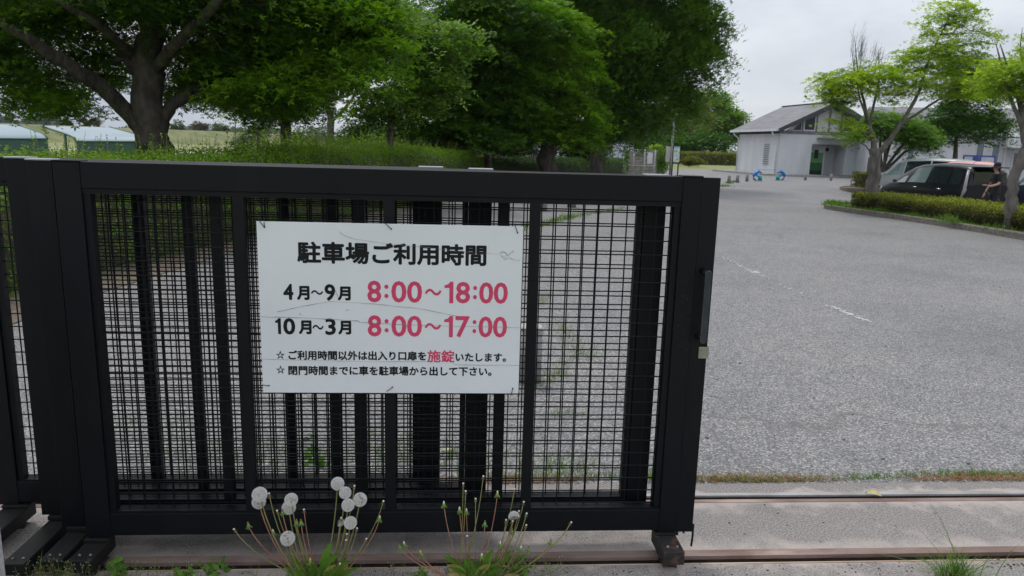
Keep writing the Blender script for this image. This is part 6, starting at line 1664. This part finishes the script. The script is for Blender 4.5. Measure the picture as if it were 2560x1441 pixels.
# animal shaped barricades
BLU = mat('barrier_blue', (0.01, 0.17, 0.52), (0.015, 0.22, 0.60), 4, .4)
TEAL = mat('barrier_teal', (0.01, 0.30, 0.26), (0.015, 0.38, 0.32), 4, .4)
PALEB = mat('barrier_white', (0.6, 0.65, 0.72), (0.7, 0.75, 0.8), 4, .5)
def barrier(label, px, py, s):
    g = gat(px, py); t = thing('animal_barrier', label, 'barrier', g, 0, 'blue animal shaped barrier stands')
    P = lambda a, b: (g[0] + s * a, g[1], b)
    m_ = MB().tube([P(-.05, .05), P(-.17, .12), P(-.20, .28), P(-.13, .42), P(.0, .52), P(.10, .56), P(.20, .50), P(.27, .44)], [.06, .085, .12, .14, .15, .13, .08, .04], 10, squash=.6)
    m_.tube([P(.02, .66), P(.0, .55)], [.02, .055], 8, squash=.5)
    m_.tube([P(-.12, .40), P(.0, .30), P(.10, .26), P(.15, .12), P(.22, .03)], [.06, .055, .05, .045, .03], 8, squash=.7)
    m_.tube([P(-.17, .12), P(-.08, .03), P(.05, .06)], [.05, .035, .03], 8, squash=.7)
    m_.build('figure', BLU, t)
    MB().tube([P(.16, .44), P(.04, .40), P(-.05, .3)], [.03, .045, .03], 8, squash=1.2).build('belly', PALEB, t)
    w = MB().sphere(P(.20, .18), .13, 10, 1.1); w.tube([P(.28, .02), P(.26, .14)], [.05, .06], 8); w.tube([P(.12, .02), P(.14, .14)], [.05, .06], 8); w.build('ball', TEAL, t)
    return np.array(P(.02, .66))
q0 = barrier('left blue animal shaped barrier stand, facing right', 1891, 453, 1); q1 = barrier('right blue animal shaped barrier stand, facing left', 1952, 452, -1)
br = thing('barrier_bar', 'thin grey bar linking the two blue animal barriers', 'bar', q0)
MB().tube([q0, (q0 + q1) / 2 + [0, 0, .0], q1], .022, 6).build('bar', POLE, br)

# ------------------------------------------------------------------ bicycle shelters
SROOF = mat('shelter_roof', (0.20, 0.27, 0.30), (0.24, 0.31, 0.34), .6, .35)
SGREEN = mat('shelter_green', (0.022, 0.065, 0.055), (0.035, 0.09, 0.075), 2, .45)
def shelter(label, shift):
    FL_, FR_ = at(190, 351, 34), at(372, 352, 34.6); BLc, BRc = at(103, 315, 36.6), at(278, 319, 37.2)
    off = np.array([shift, 0, 0]); FL_, FR_, BLc, BRc = [p + off for p in (FL_, FR_, BLc, BRc)]
    t = thing('bicycle_shelter', label, 'shelter', (FL_[0], FL_[1], 0), 0, 'pale blue roofed bicycle shelters')
    prof = [(0, 0), (.4, .055), (.74, .10), (.84, .105), (.91, .09), (.96, .05), (1, -.03)]
    q = MB(); E_ = MB()
    for (A_, B_) in (((BLc, FL_), 0), ((BRc, FR_), 1))[:0]: pass
    n = len(prof)
    for s in range(5):
        f = s / 4; B_ = BLc * (1 - f) + BRc * f; F_ = FL_ * (1 - f) + FR_ * f
        for a, h in prof: p = B_ * (1 - a) + F_ * a + [0, 0, h]; q.v.append(tuple(p))
    for s in range(4):
        for k in range(n - 1): q.f.append((s * n + k, s * n + k + 1, (s + 1) * n + k + 1, (s + 1) * n + k)); q.sm.append(True)
    q.build('roof', SROOF, t)
    for B_, F_ in ((BLc, FL_), (BRc, FR_)):
        MB().tube([B_ * (1 - a) + F_ * a + [0, 0, h - .01] for a, h in prof], .045, 6).build('roof_edge', SGREEN, t)
    MB().tube([FL_ + [0, 0, -.06], FR_ + [0, 0, -.06]], .05, 6).build('roof_edge', SGREEN, t)
    MB().add([(*FL_[:2], 0.12), (*FR_[:2], 0.12), (*FR_[:2], FR_[2] - .06), (*FL_[:2], FL_[2] - .06)], [(0, 1, 2, 3)]).build('back_panel', SGREEN, t)
    for A_, B_ in ((BLc, FL_), (BRc, FR_)):
        m2 = A_ * .3 + B_ * .7; MB().tube([(m2[0], m2[1], 0), (m2[0], m2[1], m2[2] + .05)], .06, 8).build('post', SGREEN, t)
shelter('right bicycle shelter with a pale blue curved roof, beside the big trunk', 0)
shelter('left bicycle shelter with a pale blue curved roof, cut by the photo edge', -4.75)

# ------------------------------------------------------------------ vehicles
TYRE = mat('tyre', (0.012, 0.012, 0.012), (0.02, 0.02, 0.02), 20, .9); RIM = mat('rim', (0.35, 0.35, 0.36), (0.5, 0.5, 0.5), 5, .3, metal=.8)
CGLASS = mat('car_glass', (0.012, 0.018, 0.02), (0.02, 0.028, 0.03), .7, .04, spec=.8)
CGLASS_L = mat('car_glass_clear', (0.10, 0.15, 0.145), (0.15, 0.20, 0.19), .7, .05, spec=.8)
CHROME = mat('chrome', (0.55, 0.55, 0.56), (0.65, 0.65, 0.65), 3, .15, metal=.95)
LAMPC = mat('lamp_clear', (0.55, 0.56, 0.58), (0.70, 0.70, 0.72), 3, .12); LAMPR = mat('lamp_red', (0.35, 0.02, 0.03), (0.45, 0.03, 0.04), 3, .15)
PLASTIC = mat('black_plastic', (0.012, 0.012, 0.013), (0.02, 0.02, 0.02), 5, .6)


def paint(name, c):
    if name in MATS: return MATS[name]
    m_ = mat(name, c, tuple(x * 1.03 for x in c), 1, .3, spec=.25)
    m_.node_tree.nodes['Principled BSDF'].inputs['Coat Weight'].default_value = .2
    m_.node_tree.nodes['Principled BSDF'].inputs['Coat Roughness'].default_value = .06
    return m_


def car(name, label, loc, rz, pm, st, wins, cat='car', L_=4.6, Wd=1.7, tail='tall', glass=CGLASS, front_glass=None, group='parked cars behind the near island', wheel_x=(1.42, -1.38)):
    """st: stations (x, z bottom, z belt, z top, half width belt, half width top) from nose to tail"""
    t = thing(name, label, cat, loc, rz, group)
    S = np.array(st, float); X = S[:, 0]
    def sec(x):
        v = [np.interp(-x, -X, S[:, k]) for k in range(1, 6)]; zb, zl, zt, wl, wt = v
        return [(wl * .9, zb), (wl * .985, zb + .12), (wl, zb + (zl - zb) * .55), (wl * .985, zl), (wl * .95 * .35 + wt * .65, zl + (zt - zl) * .55), (wt, zt - .07 * (zt > zl + .1) - .01), (wt * .9, zt - .015), (wt * .5, zt + .008), (0, zt + .015)]
    xs = sorted(set(np.concatenate([np.linspace(X[i], X[i + 1], 4) for i in range(len(X) - 1)]).round(4)), reverse=True)
    mb = MB(); ns = 9
    for x in xs:
        s = sec(x); ring = [(x, y, z) for y, z in s] + [(x, -y, z) for y, z in s[-2::-1]]; mb.v += ring
    k = 2 * ns - 1
    for i in range(len(xs) - 1):
        for q in range(k - 1): mb.f.append((i * k + q, i * k + q + 1, (i + 1) * k + q + 1, (i + 1) * k + q)); mb.sm.append(True)
        mb.f.append((i * k + k - 1, i * k, (i + 1) * k, (i + 1) * k + k - 1)); mb.sm.append(False)
    mb.f.append(tuple(range(k))); mb.sm.append(False); mb.f.append(tuple((len(xs) - 1) * k + q for q in range(k))[::-1]); mb.sm.append(False)
    body = mb.build('body', pm, t, local=True)
    def side(x, f, s, out=.006):       # f 0 belt .. 1 roof edge
        q = sec(x); a, m_, b = np.array(q[3]), np.array(q[4]), np.array(q[5])
        p = a + (m_ - a) * f * 2 if f < .5 else m_ + (b - m_) * (f - .5) * 2
        return (x, s * (p[0] + out), p[1])
    for (x0, x1, f0, f1, xs0, xs1, gm) in wins:      # xs0/xs1: how far the top corners move inwards
        for s in (1, -1):
            g = MB(); n = 5
            for i in range(n + 1):
                a = i / n; xb = x0 + (x1 - x0) * a; xt = (x0 + xs0) + ((x1 + xs1) - (x0 + xs0)) * a
                for j in range(4): f = j / 3; g.v.append(side(xb * (1 - f) + xt * f, f0 + (f1 - f0) * f, s))
            for i in range(n):
                for j in range(3): g.f.append((i * 4 + j, i * 4 + j + 1, (i + 1) * 4 + j + 1, (i + 1) * 4 + j)); g.sm.append(True)
            g.build('side_window', gm, t, local=True)
    def topz(x, y):
        q = sec(x); ys = [p[0] for p in q[4:]][::-1]; zs = [p[1] for p in q[4:]][::-1]; return float(np.interp(abs(y), ys, zs))
    return t, sec, side, topz


def glass_top(t, sec, x0, x1, w, gm, name, off=.008):
    g = MB(); n, m_ = 6, 6
    for i in range(n + 1):
        x = x0 + (x1 - x0) * i / n; q = sec(x)
        for j in range(m_ + 1):
            f = -1 + 2 * j / m_; y = f * w * q[6][0]
            z = float(np.interp(abs(y), [p[0] for p in q[4:]][::-1], [p[1] for p in q[4:]][::-1])); g.v.append((x + off, y, z + off))
    for i in range(n):
        for j in range(m_): g.f.append((i * (m_ + 1) + j, i * (m_ + 1) + j + 1, (i + 1) * (m_ + 1) + j + 1, (i + 1) * (m_ + 1) + j)); g.sm.append(True)
    g.build(name, gm, t, local=True)


def wheels(t, xs, w, r=.31):
    for x in xs:
        for s in (1, -1):
            y = s * (w - .1)
            o = MB().tube([(x, y - s * .1, r), (x, y + s * .085, r), (x, y + s * .105, r)], [r, r, r * .93], 20).build('wheel', TYRE, t, local=True)
            MB().tube([(x, y + s * .106, r), (x, y + s * .112, r)], [r * .66, r * .6], 14).build('rim', RIM, o, local=True)


def carpos(px, Y):
    p = at(px, 420, Y); return (p[0], p[1], float(hfun(p[0], p[1])))


HEAD = math.atan2(.99, -.13)
# black minivan
st = [(2.28, .30, .55, .60, .62, .45), (2.2, .24, .68, .76, .76, .60), (1.95, .22, .80, .90, .83, .68), (1.55, .22, .90, 1.04, .85, .70), (1.1, .22, .96, 1.28, .85, .66), (.55, .22, .98, 1.53, .85, .62),
      (.1, .22, .99, 1.64, .85, .61), (-.7, .22, 1.0, 1.70, .85, .61), (-1.6, .22, 1.01, 1.68, .84, .60), (-2.08, .24, 1.02, 1.62, .82, .58), (-2.22, .26, 1.02, 1.52, .81, .58), (-2.30, .30, .98, 1.05, .79, .72)]
w1 = [(1.15, .62, .02, .45, -.32, 0, CGLASS_L), (.50, -.42, .04, .93, -.22, 0, CGLASS_L), (-.50, -1.42, .04, .95, 0, 0, CGLASS), (-1.48, -2.0, .04, .93, 0, .02, CGLASS)]
def place_van():
    p = carpos(2352, 25.6); return (p[0], p[1], p[2] + .03)
van, sec, side, topz = car('minivan', 'black minivan parked behind the near hedge, its tail turned to the photo', place_van(), HEAD, paint('paint_black', (0.003, 0.0035, 0.0045)), st, w1, 'minivan')
glass_top(van, sec, 1.22, .40, .92, CGLASS, 'windscreen'); wheels(van, (1.42, -1.35), .85)
def rear(t, x, y0, y1, z0, z1, name, m_, d=.012): return MB().box(x - d, x, y0, y1, z0, z1, .004).build(name, m_, t, local=True)
rear(van, -2.262, -.56, .56, 1.08, 1.46, 'rear_window', CGLASS, .02)
for s in (1, -1):
    lm = MB().tube([(-2.16, s * .80, .62), (-2.25, s * .785, .9), (-2.21, s * .755, 1.15), (-2.14, s * .66, 1.52)], [.05, .06, .045, .04], 8); lm.build('tail_light', mat('lamp_grey', (0.30, 0.29, 0.30), (0.42, 0.40, 0.42), 6, .2), van, local=True)
    MB().tube([(2.08, s * .74, .66), (1.9, s * .80, .78)], [.05, .045], 8).build('headlight', LAMPC, van, local=True)
    MB().tube([(1.02, s * .86, 1.0), (1.0, s * .98, 1.03), (1.0, s * 1.02, 1.06)], [.02, .07, .05], 8, squash=.8).build('mirror', PLASTIC, van, local=True)
    for x in (.05, -1.15): MB().tube([(x - .12, s * .865, .86), (x, s * .88, .865), (x + .12, s * .865, .86)], .016, 6).build('door_handle', CHROME, van, local=True)
rear(van, -2.352, -.25, .25, .40, .52, 'number_plate', TRIM_W); rear(van, -2.30, -.78, .78, .32, .55, 'bumper', paint('paint_black', (0, 0, 0)), .05)
MB().box(-2.42, -2.1, -.52, .52, 1.60, 1.635, .01).build('roof_spoiler', paint('paint_black', (0, 0, 0)), van, local=True)
MB().tube([(-1.75, .25, 1.69), (-2.0, .25, 1.86)], .006, 4).build('antenna', PLASTIC, van, local=True)
# pink hatchback behind it
st2 = [(1.75, .3, .6, .66, .6, .5), (1.62, .22, .75, .84, .74, .62), (1.2, .2, .88, .99, .78, .64), (.75, .2, .93, 1.10, .78, .60), (.25, .2, .95, 1.48, .78, .58), (-.3, .2, .97, 1.60, .78, .56), (-1.1, .2, .98, 1.61, .77, .56), (-1.55, .22, .98, 1.52, .75, .55), (-1.72, .28, .9, 1.1, .72, .6)]
w2 = [(.62, -.28, .04, .92, -.3, 0, CGLASS_L), (-.34, -1.1, .04, .94, 0, 0, CGLASS), (-1.15, -1.48, .1, .9, 0, .08, CGLASS)]
x_, y_, z_ = carpos(2392, 28.6)
st2 = [(a[0] * 1.06, a[1], a[2] * 1.12, a[3] * 1.13, a[4], a[5]) for a in st2]
pk, sec, side, topz = car('hatchback', 'salmon pink small car parked on the far side of the black minivan', (x_, y_, z_), HEAD, paint('paint_pink', (0.62, 0.30, 0.26)), st2, w2, 'car')
glass_top(pk, sec, .80, .22, .92, CGLASS_L, 'windscreen'); wheels(pk, (1.15, -1.15), .78, .28)
for s in (1, -1):
    MB().tube([(1.64, s * .62, .72), (1.4, s * .72, .84)], [.07, .05], 8).build('headlight', LAMPC, pk, local=True)
    MB().tube([(.7, s * .79, .98), (.68, s * .92, 1.0)], [.02, .07], 8).build('mirror', paint('paint_pink', (0, 0, 0)), pk, local=True)
    MB().tube([(-1.66, s * .64, .7), (-1.6, s * .64, 1.0)], .05, 6).build('tail_light', LAMPR, pk, local=True)
# silver minivan
st3 = [(2.3, .3, .62, .70, .66, .5), (2.18, .24, .80, .92, .80, .64), (1.85, .22, .98, 1.10, .86, .72), (1.35, .22, 1.06, 1.24, .87, .72), (.75, .22, 1.08, 1.70, .87, .66), (.3, .22, 1.09, 1.84, .87, .66), (-.8, .22, 1.1, 1.90, .87, .66), (-1.8, .22, 1.1, 1.88, .86, .66), (-2.2, .25, 1.1, 1.8, .84, .65), (-2.32, .3, 1.0, 1.2, .82, .7)]
w3 = [(1.2, .35, .05, .93, -.5, 0, CGLASS_L), (.27, -.85, .05, .94, 0, 0, CGLASS), (-.92, -2.0, .05, .94, 0, .08, CGLASS)]
sv, sec, side, topz = car('minivan', 'silver minivan parked behind the multi-stemmed trees, nose to the left', carpos(2306, 33), math.atan2(.90, -.44), paint('paint_silver', (0.34, 0.37, 0.37)), st3, w3, 'minivan')
glass_top(sv, sec, 1.40, .70, .92, CGLASS_L, 'windscreen'); wheels(sv, (1.45, -1.4), .87)
for s in (1, -1):
    MB().tube([(2.1, s * .72, .82), (1.9, s * .82, .93)], [.06, .05], 8).build('headlight', LAMPC, sv, local=True)
    MB().tube([(1.12, s * .88, 1.12), (1.1, s * 1.02, 1.16)], [.02, .08], 8).build('mirror', paint('paint_silver', (0, 0, 0)), sv, local=True)
    for x in (.1, -.35): MB().tube([(x - .1, s * .885, .97), (x + .1, s * .885, .97)], .018, 6).build('door_handle', CHROME, sv, local=True)
# dark car at the right edge
x_, y_, z_ = carpos(2640, 25.5)
dc, sec, side, topz = car('hatchback', 'dark blue car at the right edge of the photo, only its lit rear corner showing', (x_, y_, z_), HEAD + .1, paint('paint_navy', (0.012, 0.016, 0.03)), st2, w2, 'car')
glass_top(dc, sec, .80, .22, .92, CGLASS, 'windscreen'); wheels(dc, (1.15, -1.15), .78, .28)
for s in (1, -1): MB().tube([(-1.68, s * .66, .62), (-1.66, s * .68, .92)], .06, 8).build('tail_light', LAMPR, dc, local=True)
MB().box(-1.765, -1.75, -.6, .6, 1.0, 1.3).build('rear_window', CGLASS_L, dc, local=True)

# ------------------------------------------------------------------ person by the minivan
def skin_body(name, joints, edges, material, parent, root=0, levels=2):
    me = bpy.data.meshes.new(name); me.from_pydata([tuple(j[:3]) for j in joints], edges, []); o = bpy.data.objects.new(name, me); COL.objects.link(o)
    o.parent = parent; FR[o.name] = mw(parent)
    md = o.modifiers.new('skin', 'SKIN'); md.use_smooth_shade = True
    for i, j in enumerate(joints):
        sv_ = me.skin_vertices[0].data[i]; r = j[3]; sv_.radius = (r, r) if not hasattr(r, '__len__') else r; sv_.use_root = (i == root)
    s = o.modifiers.new('sub', 'SUBSURF'); s.levels = levels; s.render_levels = levels
    me.materials.append(material); return o
SKIN = mat('skin', (0.42, 0.26, 0.19), (0.48, 0.30, 0.22), 4, .6); CLOTH = mat('black_cloth', (0.010, 0.010, 0.012), (0.018, 0.018, 0.02), 20, .9); CLOTH2 = mat('dark_trousers', (0.016, 0.017, 0.02), (0.026, 0.026, 0.03), 20, .9)
px_, py2, pz_ = carpos(2498, 22.2); pz_ -= .08
pe = thing('person', 'person in black clothes and a brimmed black hat, standing by the black minivan', 'person', (px_, py2, pz_), R(85))
J = [(0, 0, .86, (.10, .07)), (0, 0, 1.05, (.10, .07)), (0, .01, 1.24, (.13, .09)), (.0, .03, 1.35, (.10, .075)), (0, .05, 1.42, .05), (0, .075, 1.50, .062), (0, .08, 1.58, .075), (0, .08, 1.66, .05),
     (-.17, .02, 1.33, .055), (-.23, .06, 1.10, .042), (-.18, .25, 1.02, .034), (-.15, .33, 1.04, .025),
     (.17, .02, 1.33, .055), (.24, .04, 1.10, .042), (.22, .14, .90, .032), (.215, .18, .82, .024),
     (-.09, 0, .80, .085), (-.10, .02, .45, .055), (-.10, -.02, .09, .04), (-.11, .10, .04, .04), (.09, 0, .80, .085), (.11, .0, .45, .055), (.12, -.03, .09, .04), (.13, .09, .04, .04)]
Ed = [(0, 1), (1, 2), (2, 3), (3, 4), (4, 5), (5, 6), (6, 7), (3, 8), (8, 9), (9, 10), (10, 11), (3, 12), (12, 13), (13, 14), (14, 15), (0, 16), (16, 17), (17, 18), (18, 19), (0, 20), (20, 21), (21, 22), (22, 23)]
skin_body('body', J, Ed, SKIN, pe)
Jc = [(0, 0, .70, (.165, .125)), (0, 0, .84, (.165, .125)), (0, 0, 1.05, (.155, .12)), (0, .01, 1.24, (.175, .13)), (0, .03, 1.345, (.12, .09)), (0, .045, 1.39, .06), (-.17, .02, 1.335, .072), (-.225, .05, 1.13, .062), (.17, .02, 1.335, .072), (.235, .035, 1.13, .062)]
skin_body('shirt', Jc, [(0, 1), (1, 2), (2, 3), (3, 4), (4, 5), (4, 6), (6, 7), (4, 8), (8, 9)], CLOTH, pe)
Jt = [(0, 0, .87, (.16, .12)), (-.09, 0, .78, .10), (-.10, .02, .45, .075), (-.10, -.02, .10, .06), (.09, 0, .78, .10), (.11, 0, .45, .075), (.12, -.03, .10, .06)]
skin_body('trousers', Jt, [(0, 1), (1, 2), (2, 3), (0, 4), (4, 5), (5, 6)], CLOTH2, pe)
for s in (-1, 1):
    MB().tube([(s * .115, -.05, .035), (s * .12, .06, .04), (s * .125, .15, .03)], [.045, .05, .03], 8, squash=.8).build('shoe', CLOTH, pe, local=True)
hat = MB().tube([(0, .06, 1.60), (0, .055, 1.66), (0, .05, 1.715), (0, .05, 1.735)], [.102, .098, .085, .04], 16)
n = 20; o = len(hat.v)
for rr, z in ((.10, 1.615), (.15, 1.59), (.185, 1.565), (.10, 1.605)):
    for k in range(n): w = 2 * math.pi * k / n; hat.v.append((rr * math.cos(w), .06 + rr * 1.05 * math.sin(w), z))
for q in range(3):
    for k in range(n): hat.f.append((o + q * n + k, o + q * n + (k + 1) % n, o + (q + 1) * n + (k + 1) % n, o + (q + 1) * n + k)); hat.sm.append(True)
hat.build('hat', CLOTH, pe, local=True)
MB().sphere((0, .035, 1.555), .085, 12, 1.15).build('hair', mat('dark_hair', (.012, .01, .009), None, 10, .7), pe, local=True)
fc = MB()
fc.sphere((0, .158, 1.545), .016, 8, 1.2)
fc.build('nose', SKIN, pe, local=True)
for s in (-1, 1):
    MB().sphere((s * .03, .145, 1.565), .011, 8).build('eye', DARKW, pe, local=True)
    MB().sphere((s * .078, .075, 1.545), .02, 8, 1.4).build('ear', SKIN, pe, local=True)
MB().tube([(-.022, .148, 1.505), (0, .155, 1.503), (.022, .148, 1.505)], .006, 5).build('mouth', mat('lips', (.3, .12, .1), None, 5, .6), pe, local=True)
for (hx, hy, hz, dy, dz) in ((-.145, .345, 1.045, .9, .1), (.213, .185, .80, .3, -.9)):
    f = MB()
    f.tube([(hx, hy - dy * .01, hz - dz * .01), (hx, hy + dy * .05, hz + dz * .05), (hx, hy + dy * .085, hz + dz * .085)], [.022, .036, .034], 8, squash=.5)
    for k in range(4):
        o_ = -.026 + .0175 * k; L2 = (.055, .065, .07, .06)[k]; x0 = hx + o_
        f.tube([(x0, hy + dy * .08, hz + dz * .08), (x0, hy + dy * (.08 + L2 * .5), hz + dz * (.08 + L2 * .5)), (x0, hy + dy * (.08 + L2) + .0 - dz * .02, hz + dz * (.08 + L2) - dy * .025)], [.0095, .009, .007], 6)
    f.tube([(hx + .03, hy + dy * .03, hz + dz * .03), (hx + .052, hy + dy * .055, hz + dz * .055 - dy * .01), (hx + .05, hy + dy * .085, hz + dz * .085 - dy * .02)], [.011, .010, .008], 6)
    f.build('hand', SKIN, pe, local=True)
bg = thing('shoulder_bag', 'black shoulder bag hanging at the hip of the person in black', 'bag', (px_, py2, pz_ + .85), R(85))
FRb = mw(pe); q = MB().box(.18, .28, -.22, .06, .74, .98, .02); q.xf(lambda x, y, z: tuple(FRb @ Vector((x, y, z)))).build('pouch', CLOTH2, bg)
q = MB().tube([(.24, -.1, .98), (.12, -.13, 1.2), (-.05, -.10, 1.40), (-.12, .0, 1.42), (-.05, .15, 1.3), (.12, .17, 1.1), (.24, .0, .97)], .014, 5)
q.xf(lambda x, y, z: tuple(FRb @ Vector((x, y, z)))).build('strap', CLOTH2, bg)

for o in list(COL.objects):
    if o.type == 'EMPTY': o.empty_display_size = 0.05

# ------------------------------------------------------------------ haze: thin even air over the whole place
HZ = bpy.data.materials.new('haze'); HZ.use_nodes = True; t_ = HZ.node_tree
for n_ in list(t_.nodes):
    if n_.type == 'BSDF_PRINCIPLED': t_.nodes.remove(n_)
pv = t_.nodes.new('ShaderNodeVolumePrincipled'); pv.inputs['Color'].default_value = (0.80, 0.86, 0.95, 1); pv.inputs['Density'].default_value = 0.00013
pv.inputs['Anisotropy'].default_value = 0.2
out_ = [n_ for n_ in t_.nodes if n_.type == 'OUTPUT_MATERIAL'][0]; t_.links.new(pv.outputs[0], out_.inputs['Volume'])
tag(MB().box(-3100, 3100, -300, 4600, -1.6, 48).build('haze', HZ), 'thin pale haze over the whole park', 'haze', kind='stuff')
